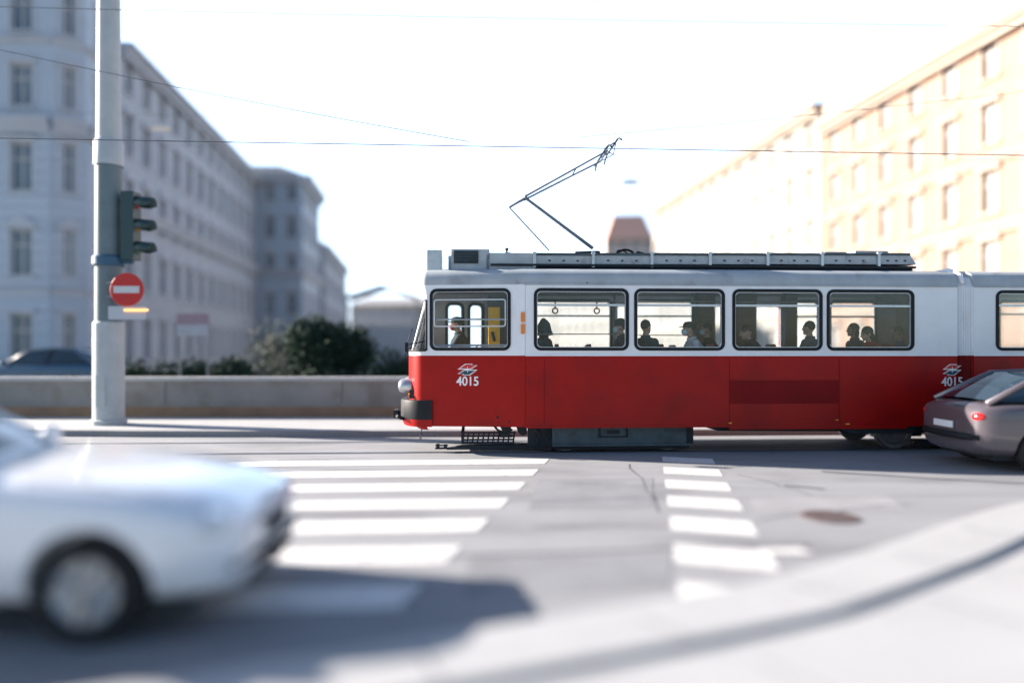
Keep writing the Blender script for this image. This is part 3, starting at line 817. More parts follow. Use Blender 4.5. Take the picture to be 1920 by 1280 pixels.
def person(name, pos, coat, label, lean=0.0, turn=0.0, head=(0, 0), hair='short', mask=None, hat=None, arms='lap', scale=1.0, facing=0.0, tilt=0.0):
    """seated figure facing -x, hips over its local origin, origin on the seat"""
    Rl = Matrix.Rotation(R(-lean), 3, 'Y')
    def up(p):                                  # torso points lean about the hips
        p = Vector(p); piv = Vector((0, 0, 0.10)); return Rl @ (p - piv) + piv
    b = MB()
    b.ball((0.02, 0, 0.11), (0.15, 0.18, 0.11)); b.ball(up((0.0, 0, 0.26)), (0.16, 0.19, 0.17), Rl)
    b.ball(up((-0.005, 0, 0.40)), (0.175, 0.215, 0.18), Rl); b.ball(up((0.0, 0, 0.51)), (0.125, 0.225, 0.09), Rl)
    b.capsule(up((0.005, 0, 0.52)), up((-0.015, 0, 0.66)), 0.062, 0.054)
    hc = up((-0.03 + head[0], head[1], 0.765))
    Rh = Matrix.Rotation(R(turn), 3, 'Z') @ Matrix.Rotation(R(-tilt), 3, 'Y')
    hp = lambda x, y, z: hc + Rh @ Vector((x, y, z))
    b.ball(hc + Vector((0.01, 0, 0.02)), (0.098, 0.078, 0.105), Rh); b.ball(hp(-0.035, 0, -0.045), (0.062, 0.055, 0.07), Rh)
    b.capsule(hp(-0.088, 0, 0.02), hp(-0.115, 0, -0.018), 0.010, 0.016)
    b.ball(hp(-0.088, 0, -0.058), (0.016, 0.026, 0.010), Rh); b.ball(hp(-0.075, 0, -0.095), (0.024, 0.026, 0.02), Rh)
    b.ball(hp(-0.085, 0.0, 0.038), (0.014, 0.05, 0.012), Rh)
    for s_ in (-1, 1): b.ball(hp(0.012, s_ * 0.078, 0.0), (0.018, 0.012, 0.032), Rh)
    hands = []
    for s_ in (-1, 1):
        sh = up((0.0, s_ * 0.185, 0.50))
        if arms == 'lap': el = up((-0.02, s_ * 0.25, 0.24)); hd = Vector((-0.27, s_ * 0.10, 0.19))
        elif arms == 'console': el = up((-0.16, s_ * 0.24, 0.30)); hd = up((-0.42, s_ * 0.16, 0.34))
        else: el = up((-0.10, s_ * 0.23, 0.25)); hd = up((-0.24, s_ * 0.06, 0.42))
        b.capsule(sh, el, 0.078, 0.058); b.capsule(el, hd, 0.056, 0.036)
        d = (hd - el).normalized(); side = Vector((0, -s_, 0)); q = (d * 1.0 + Vector((0, 0, -0.15))).normalized()
        palm = hd + q * 0.055
        b.ball(palm, (0.048, 0.040, 0.020), q.to_track_quat('X', 'Z').to_matrix())
        for k, (off, ln) in enumerate(((-0.030, 0.060), (-0.010, 0.072), (0.011, 0.068), (0.030, 0.052))):
            p0 = palm + q * 0.035 + side * off; p1 = p0 + q * ln * 0.5; p2 = p1 + (q + Vector((0, 0, -0.7))).normalized() * ln * 0.5
            b.capsule(p0, p1, 0.010, 0.009); b.capsule(p1, p2, 0.009, 0.008)
        t0 = palm - q * 0.02 + side * 0.032; t1 = t0 + (q * 0.6 + side * 0.6).normalized() * 0.045
        b.capsule(t0, t1, 0.012, 0.010); b.capsule(t1, t1 + q * 0.025, 0.010, 0.009)
        hands.append(palm)
        hip = Vector((-0.02, s_ * 0.095, 0.09)); kn = Vector((-0.46, s_ * 0.11, 0.09)); an = Vector((-0.44, s_ * 0.11, -0.36))
        b.capsule(hip, kn, 0.085, 0.060); b.capsule(kn, an, 0.057, 0.038)
        b.capsule(an, Vector((-0.44, s_ * 0.11, -0.40)), 0.04, 0.04); b.capsule(Vector((-0.42, s_ * 0.11, -0.405)), Vector((-0.60, s_ * 0.12, -0.415)), 0.038, 0.034)
    o = b.build(name, [SKIN, coat, TROUSER], None)
    md = o.modifiers.new('weld', 'REMESH'); md.mode = 'VOXEL'; md.voxel_size = 0.012; md.use_smooth_shade = True
    sm = o.modifiers.new('smooth', 'SMOOTH'); sm.iterations = 3; sm.factor = 0.5
    dg = bpy.context.evaluated_depsgraph_get(); dg.update()
    me = bpy.data.meshes.new_from_object(o.evaluated_get(dg))
    old = o.data; o.modifiers.clear(); o.data = me; bpy.data.meshes.remove(old)
    me.materials.clear()
    for m_ in (SKIN, coat, TROUSER): me.materials.append(m_)
    nk = up((0, 0, 0.60))
    for p in me.polygons:
        c = p.center; k = 1
        if (c - hc).length < 0.16 and c.z > nk.z + (0.0 if abs(c.y - hc.y) < 0.1 else 0.1): k = 0
        if any((c - h_).length < 0.095 and (c - h_).dot(Vector((-1, 0, 0))) > -0.05 for h_ in hands): k = 0
        if c.x < -0.16 and c.z < 0.155 and k == 1: k = 2
        if c.z < 0.02: k = 2
        p.material_index = k; p.use_smooth = True
    # head details
    if hair == 'short':
        h = MB(); h.ball(hp(0.022, 0, 0.038), (0.100, 0.084, 0.100), Rh); h.build('hair', HAIR, o, smooth=True)
    elif hair == 'long':
        h = MB(); h.ball(hp(0.024, 0, 0.036), (0.104, 0.090, 0.104), Rh); h.ball(hp(0.06, 0, -0.06), (0.06, 0.085, 0.12), Rh); h.build('hair', HAIR, o, smooth=True)
    for s_ in (-1, 1):
        h = MB(); h.ball(hp(-0.080, s_ * 0.031, 0.018), (0.010, 0.012, 0.009), Rh, 8, 6); h.build('eye', M['rubber'], o, smooth=True)
    if mask:
        h = MB(); h.ball(hp(-0.068, 0, -0.045), (0.058, 0.062, 0.058), Rh)
        for s_ in (-1, 1): h.path([hp(-0.055, s_ * 0.06, -0.03), hp(-0.02, s_ * 0.082, -0.012), hp(0.012, s_ * 0.088, 0.0)], 0.003, 5)
        h.build('face_mask', mask, o, smooth=True)
    if hat == 'beanie':
        h = MB(); h.lathe([(0.108, -0.03), (0.112, 0.0), (0.108, 0.03), (0.098, 0.06), (0.075, 0.09), (0.04, 0.108), (0.0, 0.113)], (0, 0, 0), 'Z', 20, (1, 0.86, 1))
        h.v = [tuple(hp(0.012, 0, 0.045) + Rh @ Vector(v_)) for v_ in h.v]; h.build('beanie', DARK[0], o, smooth=True)
    elif hat == 'cap':
        h = MB(); h.lathe([(0.108, -0.01), (0.110, 0.02), (0.10, 0.06), (0.07, 0.085), (0.0, 0.095)], (0, 0, 0), 'Z', 20, (1, 0.86, 1))
        h.ball((-0.125, 0, -0.002), (0.065, 0.075, 0.009))
        h.v = [tuple(hp(0.012, 0, 0.05) + Rh @ Vector(v_)) for v_ in h.v]; h.build('cap', DARK[0], o, smooth=True)
    elif hat == 'hood':
        h = MB(); rows = []
        for z, r, dx in ((-0.14, 0.16, 0.03), (-0.08, 0.128, 0.03), (0.0, 0.118, 0.03), (0.06, 0.105, 0.03), (0.11, 0.075, 0.025), (0.15, 0.035, 0.02), (0.165, 0.0, 0.02)):
            rows.append([hp(dx + r * math.cos(a) * 1.02, r * 0.92 * math.sin(a), z) for a in [R(-128 + 256 * k / 18) for k in range(19)]])
        h.grid(rows); ob = h.build('hood', coat, o, smooth=True)
        md = ob.modifiers.new('cloth_thickness', 'SOLIDIFY'); md.thickness = 0.014
    # collar of the coat
    h = MB(); h.lathe([(0.068, -0.03), (0.088, -0.02), (0.086, 0.045), (0.070, 0.05), (0.064, 0.0)], (0, 0, 0), 'Z', 18)
    nb = up((0, 0, 0.575)); h.v = [tuple(nb + Rl @ Vector(v_)) for v_ in h.v]; h.build('collar', coat, o, smooth=True)
    o.scale = (scale,) * 3
    o.matrix_world = TM @ Matrix.Translation(pos) @ Matrix.Rotation(R(facing), 4, 'Z') @ Matrix.Scale(scale, 4)
    tag(o, label, 'person', 'people riding in the tram')
    return o
def sp(i, z=1.385): u, yl = SPOTS[i]; return (LX(u, yl), yl, z)
person('person', (LX(866, 1.0), 1.0, 1.46), DARK[0], 'tram driver in dark cap with a red scarf at the mouth, at the cab controls', lean=6, mask=MASKR, hat='cap', arms='console')
person('person', sp(0), DARK[5], 'hooded passenger in the first window behind the cab', facing=-30, hat='hood', hair=None, lean=-2, tilt=4)
person('person', sp(1, 1.40), DARK[1], 'passenger in dark beanie and pale mask at the rear edge of the first window', hat='beanie', mask=MASK, lean=4)
person('person', sp(2, 1.39), DARK[5], 'bare headed dark haired passenger at the front edge of the second window', lean=-3, facing=-140)
person('person', sp(3, 1.37), DARK[6], 'passenger in a white coat and flat dark cap in the second window behind the cab', hat='cap', mask=MASK, lean=10)
person('person', sp(4, 1.37), DARK[0], 'masked dark coated passenger sitting just behind the white coated one', mask=MASK, lean=5)
person('person', sp(5, 1.34), DARK[0], 'hunched passenger in a black coat leaning forward in the third window', lean=16, tilt=18)
person('person', sp(6, 1.38), DARK[2], 'dark haired passenger in a grey coat at the rear edge of the third window', lean=0, facing=-50)
person('person', sp(7, 1.37), DARK[2], 'grey coated long haired passenger nearest the front edge of the fourth window', hair='long', lean=4)
person('person', sp(8, 1.30), DARK[4], 'low sitting passenger in a red brown jacket in the fourth window', hair='long', lean=12, tilt=15)
person('person', sp(9, 1.31), DARK[3], 'passenger in a blue jacket at the rear edge of the fourth window', facing=-40, lean=2)
# ================================================================== GROUND
ASPH = mat('asphalt', (0.228, 0.236, 0.252), 0.85, var=0.13, scale=0.6, bump=0.25, bscale=90, stretch=(0.35, 1, 1), dirt=((0.13, 0.135, 0.15), 0.9, 0.52, 0.75))
CONC = mat('pale_concrete', (0.345, 0.352, 0.362), 0.85, var=0.07, scale=1.2, bump=0.15, bscale=70, dirt=((0.28, 0.28, 0.29), 1.6, 0.58, 0.5))
PAINT = mat('road_paint', (0.60, 0.60, 0.60), 0.7, var=0.07, scale=8, dirt=((0.30, 0.30, 0.31), 7, 0.58, 0.8))
KERB = mat('granite_kerb', (0.24, 0.24, 0.25), 0.8, var=0.15, scale=30)
JOINT = mat('joint_bitumen', (0.075, 0.085, 0.11), 0.9, var=0.2, scale=5)
SOIL = mat('garden_soil', (0.05, 0.06, 0.04), 0.95, var=0.3, scale=2)
b = MB(); b.add([(-600, -300, -0.02), (600, -300, -0.02), (600, 900, -0.02), (-600, 900, -0.02)], [(0, 1, 2, 3)])
tag(b.build('ground', mat('far_ground', (0.20, 0.20, 0.21), 0.9, var=0.1, scale=0.05)), kind='structure')
b = MB(); b.add([(-60, -20, 0), (60, -20, 0), (60, 130, 0), (-60, 130, 0)], [(0, 1, 2, 3)])
tag(b.build('road', ASPH), kind='structure')

def spline(pts, n=10):
    out = []
    P = [Vector((*p, 0)) for p in pts]
    for i in range(len(P) - 1):
        p0 = P[max(0, i - 1)]; p1 = P[i]; p2 = P[i + 1]; p3 = P[min(len(P) - 1, i + 2)]
        for k in range(n):
            t = k / n
            out.append(0.5 * ((2 * p1) + (-p0 + p2) * t + (2 * p0 - 5 * p1 + 4 * p2 - p3) * t * t + (-p0 + 3 * p1 - 3 * p2 + p3) * t ** 3))
    out.append(P[-1])
    return [(p.x, p.y) for p in out]
edge = spline([(-14, 2.3), (-6, 2.55), (-3, 3.0), (-0.9, 3.84), (0, 4.22), (0.74, 4.53), (1.58, 4.92), (2.0, 5.19), (3.16, 6.0), (4.28, 6.87), (5.6, 7.75), (8.5, 9.2), (12, 10.2), (20, 10.8), (34, 11.2)])
KZ = 0.14; PZ = 0.100
def offset(pts, d):
    out = []
    for i, p in enumerate(pts):
        a = pts[max(0, i - 1)]; c = pts[min(len(pts) - 1, i + 1)]
        dx, dy = c[0] - a[0], c[1] - a[1]; l = math.hypot(dx, dy)
        out.append((p[0] + dy / l * d, p[1] - dx / l * d))
    return out
b = MB()
b.grid([[(x, y, h) for x, y in (offset(edge, d) if d else edge)] for d, h in ((0, 0.0), (0.012, KZ - 0.03), (0.022, KZ - 0.008), (0.045, KZ), (0.63, KZ), (0.642, KZ - 0.004), (0.650, PZ + 0.004), (0.66, PZ - 0.02))])
tag(b.build('kerb', CONC), kind='structure')
b = MB(); e3 = offset(edge, 0.652); b.grid([[(x, y, PZ) for x, y in e3], [(x * 1.15, -15, PZ) for x, y in e3]])
tag(b.build('pavement', CONC), kind='structure')
b = MB()
def seam(p, q, z, w=0.012):
    p = Vector((p[0], p[1], 0)); q = Vector((q[0], q[1], 0)); d = (q - p).normalized(); s_ = Vector((-d.y, d.x, 0)) * w
    b.add([(*(p - s_).xy, z), (*(q - s_).xy, z), (*(q + s_).xy, z), (*(p + s_).xy, z)], [(0, 1, 2, 3)])
for p, q, z in (((1475, 1093), (1650, 1131), KZ + 0.004), ((1742, 1117), (1960, 1180), PZ + 0.004), ((1675, 1036), (1850, 1067), KZ + 0.004), ((1915, 1063), (2020, 1080), PZ + 0.004),
                ((1800, 986), (1935, 1006), KZ + 0.004), ((1200, 1156), (1322, 1203), KZ + 0.004), ((1420, 1236), (1560, 1300), PZ + 0.004), ((782, 1212), (835, 1290), KZ + 0.004)):
    a_ = on_ground(*p, z=z); c_ = on_ground(*q, z=z); seam(a_, c_, z, 0.007)
tag(b.build('pavement_joint', JOINT), kind='structure')
# tar seams, patches in the road
b = MB()
pts = [on_ground(*p) for p in ((640, 1047), (860, 1042), (1060, 1037), (1250, 1029), (1420, 1027), (1520, 1022))]
for p, q in zip(pts, pts[1:]): seam(p, q, 0.006, 0.014)
pts = [on_ground(*p) for p in ((1540, 884), (1640, 890), (1760, 898), (1900, 905), (2100, 913))]
for p, q in zip(pts, pts[1:]): seam(p, q, 0.006, 0.03)
pts = [on_ground(*p) for p in ((1470, 910), (1500, 912), (1545, 917))]
for p, q in zip(pts, pts[1:]): seam(p, q, 0.006, 0.03)
tag(b.build('tar_seam', mat('tar', (0.06, 0.065, 0.08), 0.8)), kind='structure')
b = MB(); c_ = on_ground(1555, 969); n = 24
pl = [(c_.x + 0.30 * math.cos(2 * math.pi * k / n), c_.y + 0.30 * math.sin(2 * math.pi * k / n)) for k in range(n)]
b.flat(pl, 0.0, 0.008)
mh = tag(b.build('manhole_cover', mat('cast_iron', (0.11, 0.095, 0.10), 0.7, var=0.3, scale=8)), 'round rusty manhole cover in the asphalt right of the dashed road blocks', 'manhole cover')
b = MB()
for k in range(-3, 4):
    w = math.sqrt(max(0, 0.26 ** 2 - (k * 0.075) ** 2)); b.box(c_.x - w, c_.x + w, c_.y + k * 0.085 - 0.018, c_.y + k * 0.085 + 0.018, 0.008, 0.014)
b.build('rib', mat('rust', (0.14, 0.095, 0.09), 0.8, var=0.3, scale=10), mh)

# older and newer repairs of the asphalt, lying a few millimetres proud
def patch(pts, z, name, m_):
    b = MB(); q = [on_ground(u, v) for u, v in pts]; b.add([(p.x, p.y, z) for p in q], [tuple(range(len(q)))]); tag(b.build(name, m_), kind='structure')
patch([(1010, 898), (1225, 896), (1222, 950), (990, 956)], 0.003, 'asphalt_patch', mat('asphalt_repair', (0.19, 0.198, 0.218), 0.9, var=0.16, scale=1.5, bump=0.3, bscale=90))
patch([(870, 1120), (1255, 1100), (1262, 1040), (880, 1043)], 0.003, 'asphalt_patch', MATS['asphalt_repair'])
patch([(1400, 930), (1660, 925), (1700, 955), (1420, 962)], 0.002, 'asphalt_patch', mat('asphalt_repair_pale', (0.25, 0.255, 0.27), 0.9, var=0.14, scale=1.5, bump=0.3, bscale=90))
b = MB(); r_ = random.Random(5)
for (u0, v0), (u1, v1) in (((1040, 905), (1230, 912)), ((1380, 888), (1530, 930)), ((1000, 990), (1240, 985)), ((520, 862), (700, 858)), ((1420, 975), (1700, 945)), ((1180, 870), (1240, 960))):
    p = on_ground(u0, v0); q = on_ground(u1, v1); prev = p
    for k in range(1, 9):
        n_ = p.lerp(q, k / 8) + Vector((r_.uniform(-.05, .05), r_.uniform(-.05, .05), 0)); seam(prev, n_, 0.0045, 0.006 + r_.random() * 0.004); prev = n_
tag(b.build('asphalt_crack', mat('crack_dark', (0.07, 0.075, 0.085), 0.9)), kind='structure')

# zebra crossing and block markings
b = MB()
for k in range(7):
    y0 = 4.79 + 1.045 * k; y1 = y0 + 0.51
    xr0 = -0.76 + 0.2 * (y0 - 4.77); xr1 = -0.76 + 0.2 * (y1 - 4.77)
    b.add([(xr0 - 5.0, y0 - 0.31, 0.005), (xr0, y0, 0.005), (xr1, y1, 0.005), (xr1 - 5.0, y1 - 0.31, 0.005)], [(0, 1, 2, 3)])
tag(b.build('zebra_crossing_marking', PAINT), kind='structure')
b = MB()
for k in range(7):
    y0 = 4.78 + 1.08 * k; y1 = y0 + 0.56; w = 0.76
    x0 = 1.19 + 0.19 * (y0 - 5.12); x1 = 1.19 + 0.19 * (y1 - 5.12)
    b.add([(x0, y0, 0.005), (x0 + w, y0 - 0.24, 0.005), (x1 + w, y1 - 0.24, 0.005), (x1, y1, 0.005)], [(0, 1, 2, 3)])
p = on_ground(1462, 1033); b.add([(p.x - 0.16, p.y - 0.08, 0.0085), (p.x + 0.26, p.y - 0.1, 0.0085), (p.x + 0.2, p.y + 0.1, 0.0085), (p.x - 0.18, p.y + 0.06, 0.0085)], [(0, 1, 2, 3)])
tag(b.build('block_road_marking', PAINT), kind='structure')

# rails let into the street (own track and the one beyond the frame of the crossing)
b = MB()
for yl in (0.38, 1.82):
    for (dy, w, z, m_) in ((0, 0.035, 0.008, 0), (0.05, 0.012, 0.004, 0)):
        p0 = TM @ Vector((-40, yl + dy, 0)); p1 = TM @ Vector((34, yl + dy, 0)); seam(p0, p1, z, w)
tag(b.build('tram_rail', M['steel']), kind='structure')
b = MB()
for yl in (0.27, 1.93):
    p0 = TM @ Vector((-40, yl, 0)); p1 = TM @ Vector((34, yl, 0)); seam(p0, p1, 0.003, 0.03)
tag(b.build('rail_bed_seam', JOINT), kind='structure')

# far pavement with its kerb
fk = spline([(-45, 15.3), (-20, 15.0), (-9.5, 14.75), (-6.9, 14.62), (0, 14.72), (10, 15.2), (22, 15.9), (60, 18)], 6)
b = MB(); b.grid([[(x, y, 0.0) for x, y in fk], [(x, y + 0.01, 0.115) for x, y in fk], [(x, y + 0.03, 0.125) for x, y in fk], [(x, y + 0.28, 0.125) for x, y in fk]])
tag(b.build('kerb', KERB), kind='structure')
b = MB(); b.grid([[(x, y + 0.28, 0.121) for x, y in fk], [(x, 40 + 0.0 * x, 0.121) for x, y in fk]])
tag(b.build('pavement', CONC), kind='structure')

# ================================================================== LOW WALL, GARDEN
WALLM = mat('wall_render', (0.25, 0.245, 0.235), 0.85, var=0.16, scale=0.7, bump=0.3, bscale=30, dirt=((0.15, 0.13, 0.11), 1.1, 0.54, 0.6))
COPE = mat('coping_stone', (0.42, 0.43, 0.44), 0.8, var=0.1, scale=5)
PLINTH = mat('wall_plinth', (0.26, 0.17, 0.11), 0.85, var=0.2, scale=2)
wl = tag(empty('boundary_wall', (-1, 17.9, 0.12)), 'long low rendered wall with pale coping running behind the far pavement', 'wall')
b = MB(); b.box(-26, 12, 0.06, 0.34, 0.33, 0.88); b.build('wall_panel', WALLM, wl)
b = MB(); b.box(-26, 12, 0.0, 0.40, 0.0, 0.25); b.build('plinth', PLINTH, wl)
b = MB(); b.box(-26, 12, 0.03, 0.37, 0.25, 0.33); b.build('moulding', WALLM, wl)
b = MB()
for i in range(26): b.box(-26 + i * 1.46, -26 + (i + 1) * 1.46 - 0.012, -0.03, 0.43, 0.90, 0.985)
b.box(-26, 12, 0.02, 0.38, 0.88, 0.90)
b.build('coping', COPE, wl)
b = MB()
for i in range(9): b.box(-25.6 + i * 4.4, -25.6 + i * 4.4 + 0.35, 0.03, 0.37, 0.33, 0.88)
b.build('pilaster', WALLM, wl)

LEAF = mat('leaf_green', (0.016, 0.040, 0.028), 0.75, var=0.5, scale=3, spec=0.15)
LEAF2 = mat('leaf_dull_green', (0.055, 0.075, 0.05), 0.7, var=0.5, scale=3)
TWIG = mat('twig_brown', (0.09, 0.08, 0.07), 0.9, var=0.3)
def bush(name, cx, cy, z0, w, d, h, n, leafm, label, cat, seed, sz=0.05, group=None, stems=7):
    r = random.Random(seed)
    root = empty(name, (cx, cy, z0))
    tag(root, label, cat, group)
    blobs = [(r.uniform(-0.38, 0.38) * w, r.uniform(-0.3, 0.3) * d, r.uniform(0.25, 0.72) * h, r.uniform(0.22, 0.36) * h) for _ in range(max(6, int(w / h * 9)))]
    b = MB()
    for _ in range(n):
        bx, by, bz, br = r.choice(blobs)
        if r.random() < 0.08: br *= r.uniform(1.05, 1.3)
        v = Vector((r.gauss(0, 1), r.gauss(0, 1), r.gauss(0, 1))).normalized() * br * (r.random() ** 0.35)
        c = Vector((bx + v.x * 1.1, by + v.y, max(0.03, bz + v.z)))
        a = Vector((r.uniform(-1, 1), r.uniform(-1, 1), r.uniform(-1, 1))).normalized()
        t = a.orthogonal().normalized() * sz * r.uniform(0.6, 1.4); s_ = a.cross(t).normalized() * sz * 0.5
        b.add([c - t, c + s_, c + t, c - s_], [(0, 1, 2, 3)])
    b.build('foliage', leafm, root, fix=False)
    b = MB()
    for _ in range(stems):
        x = r.uniform(-0.3, 0.3) * w; y = r.uniform(-0.2, 0.2) * d
        b.path([(x, y, 0), (x + r.uniform(-.1, .1), y, h * 0.3), (x + r.uniform(-.3, .3), y + r.uniform(-.2, .2), h * 0.75)], [0.03, 0.02, 0.008], 6)
    b.build('stem', TWIG, root)
    return root
bush('evergreen_bush', -6.05, 24.0, 0.12, 2.7, 2.2, 2.85, 16000, LEAF, 'large rounded dark evergreen bush behind the low wall, left of the tram nose', 'bush', 3, 0.07)
hx = [(-10.9, 2.6, 1.35), (-8.4, 2.6, 1.5), (-3.4, 2.4, 1.75), (-1.1, 2.4, 1.6)]
lab = ['low clipped hedge section behind the wall, the one nearest the grey light mast', 'low hedge section directly left of the tall evergreen bush', 'low hedge section directly right of the tall evergreen bush', 'low hedge section mostly hidden behind the tram cab']
for i, (x, w, h) in enumerate(hx):
    bush('low_hedge', x, 22.5, 0.12, w * 1.15, 1.0, h * 1.1, 6000, LEAF, lab[i], 'hedge', 11 + i, 0.055, 'low hedge sections behind the wall', 4)
bush('bare_shrub', -8.2, 27.0, 0.12, 2.2, 1.6, 3.0, 2600, LEAF2, 'thin leafed dull shrub behind the hedge, left of the dark evergreen bush', 'shrub', 31, 0.06, stems=26)

# ================================================================== BUILDINGS
def bmat(name, c, **k): return mat(name, c, 0.85, var=k.get('var', 0.08), scale=0.25, dirt=(tuple(x * 0.7 for x in c), 0.5, 0.56, 0.6))
PANE = mat('window_pane_dark', (0.12, 0.17, 0.21), 0.15, var=0.3, scale=0.5, coat=0.3)
def facade(P, Q, floors, bays, wall, wallm, trimm, panem, framem, parent, base_rows=0, z_plinth=0.12, rust_to=None, win=(0.42, 0.58), wmat=None, cornices=()):
    """one straight front from P to Q (outside on the right-hand side of travel); floors = list of floor heights"""
    P = Vector((*P, 0)); Q = Vector((*Q, 0)); d = Q - P; L = d.length; ang = math.atan2(d.y, d.x)
    X4 = Matrix.Translation(P) @ Matrix.Rotation(ang, 4, 'Z')
    X4 = parent.matrix_basis.inverted() @ X4
    xs = [0]; bw = L / bays; ww = bw * win[0]
    for i in range(bays): c = (i + 0.5) * bw; xs += [c - ww / 2, c + ww / 2]
    xs.append(L)
    zs = [z_plinth]; z = z_plinth; wins = []
    for fh in floors:
        z0 = z + fh * 0.22; z1 = z0 + fh * win[1]; zs += [z0, z1]; wins.append((z0, z1)); z += fh
    zs.append(z)
    depth = 0.28; b = wall
    for j in range(len(zs) - 1):
        for i in range(len(xs) - 1):
            x0, x1, z0, z1 = xs[i], xs[i + 1], zs[j], zs[j + 1]
            if i % 2 == 1 and j % 2 == 1:
                vs = [X4 @ Vector(p) for p in ((x0, 0, z0), (x1, 0, z0), (x1, 0, z1), (x0, 0, z1), (x0, depth, z0), (x1, depth, z0), (x1, depth, z1), (x0, depth, z1))]
                b.add(vs, [(0, 4, 5, 1), (1, 5, 6, 2), (2, 6, 7, 3), (3, 7, 4, 0)])
            else:
                b.add([X4 @ Vector(p) for p in ((x0, 0, z0), (x1, 0, z0), (x1, 0, z1), (x0, 0, z1))], [(0, 1, 2, 3)])
    # rustication courses on the lower walls
    if rust_to:
        zz = z_plinth + 0.05
        while zz + 0.5 < rust_to:
            spans = []
            hit = any(z0 - 0.12 < zz + 0.55 and zz < z1 + 0.12 for z0, z1 in wins)
            if hit: spans = [(xs[i] + (0.12 if i else 0), xs[i + 1] - (0.12 if i + 2 < len(xs) else 0)) for i in range(0, len(xs) - 1, 2)]
            else: spans = [(0, L)]
            for x0, x1 in spans:
                vs = [X4 @ Vector(p) for p in ((x0, 0, zz), (x1, 0, zz), (x1, 0, zz + 0.53), (x0, 0, zz + 0.53), (x0, -0.07, zz + 0.03), (x1, -0.07, zz + 0.03), (x1, -0.07, zz + 0.5), (x0, -0.07, zz + 0.5))]
                b.add(vs, [(4, 5, 6, 7), (0, 1, 5, 4), (2, 3, 7, 6), (0, 4, 7, 3), (1, 2, 6, 5)])
            zz += 0.65
    for zc, hh, pr in cornices:
        vs = []
        c = MB()
        for k, (a0, a1, pp) in enumerate(((0, 0.45, pr * 0.5), (0.45, 0.8, pr * 0.8), (0.8, 1.0, pr))):
            c.box(-pp * 0.0, L, -pp, 0.0, zc + hh * a0, zc + hh * a1)
        c.v = [tuple(X4 @ Vector(v)) for v in c.v]; c.build('cornice', trimm, parent)
    # windows: surround, pane, crossbars; one mesh shared by the floor
    first = {}
    for j, (z0, z1) in enumerate(wins):
        key = round(z1 - z0, 3)
        for i in range(bays):
            cx = (i + 0.5) * bw
            loc = X4 @ Vector((cx, 0, z0))
            if key not in first:
                hgt = z1 - z0; w2 = ww / 2
                s = MB()
                s.box(-w2 - 0.16, -w2, -0.06, 0.0, -0.05, hgt + 0.05); s.box(w2, w2 + 0.16, -0.06, 0, -0.05, hgt + 0.05)
                s.box(-w2 - 0.26, w2 + 0.26, -0.22, 0, hgt + 0.05, hgt + 0.28); s.box(-w2 - 0.22, w2 + 0.22, -0.16, 0, -0.18, -0.05)
                if j == 1: s.prism([(-w2 - 0.26, hgt + 0.28), (w2 + 0.26, hgt + 0.28), (0, hgt + 0.75)], -0.18, 0.0)
                w = s.build('window', trimm, parent)
                g = MB(); g.box(-w2, w2, 0.22, 0.24, 0, hgt); gp = g.build('pane', panem, w)
                f = MB()
                for x in (-w2 + 0.03, 0, w2 - 0.03): f.box(x - 0.04, x + 0.04, 0.16, 0.22, 0, hgt)
                for zq in (0.04, hgt * 0.66, hgt - 0.04): f.box(-w2, w2, 0.165, 0.215, zq - 0.04, zq + 0.04)
                f.build('frame', framem, w)
                first[key] = w
            else:
                w = copy_tree(first[key], parent)
            w.location = loc; w.rotation_euler = (0, 0, ang - parent.rotation_euler.z)
    return z
def building(name, label, chain, bays, floors, wallc, trimc, roofm, depth_pt, roof_h=2.0, overhang=0.5, rust_to=None, cornices=None, panem=None, win=(0.42, 0.58), cat='building', parapet=0.0):
    cx = sum(p[0] for p in chain) / len(chain); cy = sum(p[1] for p in chain) / len(chain)
    root = empty(name, (cx, cy, 0)); tag(root, label, cat)
    wall = MB(); top = 0
    tz = 0.12 + sum(floors)
    cors = cornices if cornices is not None else [(tz - 0.9, 0.9, 0.7)]
    for (P, Q), nb in zip(zip(chain, chain[1:]), bays):
        top = facade(P, Q, floors, nb, wall, wallc, trimc, panem or PANE, mat('window_frame_white', (0.55, 0.55, 0.55), 0.6), root, rust_to=rust_to, win=win, cornices=cors)
    X4 = root.matrix_basis.inverted()
    back = depth_pt
    ring = list(chain) + list(back)
    for P, Q in zip([chain[-1]] + list(back), list(back) + [chain[0]]):
        wall.add([X4 @ Vector((*P, 0.1)), X4 @ Vector((*Q, 0.1)), X4 @ Vector((*Q, tz)), X4 @ Vector((*P, tz))], [(0, 1, 2, 3)])
    wall.build('wall', wallc, root)
    r = MB(); n = len(ring)
    mx = sum(p[0] for p in ring) / n; my = sum(p[1] for p in ring) / n
    def sc_(p, k): return (mx + (p[0] - mx) * k, my + (p[1] - my) * k)
    if parapet:
        r.add([X4 @ Vector((*p, tz)) for p in ring] + [X4 @ Vector((*p, tz + parapet)) for p in ring], [(i, (i + 1) % n, n + (i + 1) % n, n + i) for i in range(n)])
    lv = [(1.0, tz + parapet), (0.62, tz + parapet + roof_h)]
    pts = [X4 @ Vector((*sc_(p, k), z)) for k, z in lv for p in ring]
    r.add(pts, [(i, (i + 1) % n, n + (i + 1) % n, n + i) for i in range(n)] + [tuple(range(n, 2 * n))])
    r.build('roof', roofm, root)
    return root, tz
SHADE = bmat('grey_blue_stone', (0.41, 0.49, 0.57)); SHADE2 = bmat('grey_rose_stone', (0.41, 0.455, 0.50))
PANE_READY = 1
TRIM1 = bmat('grey_trim', (0.46, 0.50, 0.55)); TRIM2 = bmat('cream_trim', (0.40, 0.33, 0.27)); TRIMO = bmat('peach_trim', (0.34, 0.23, 0.18))
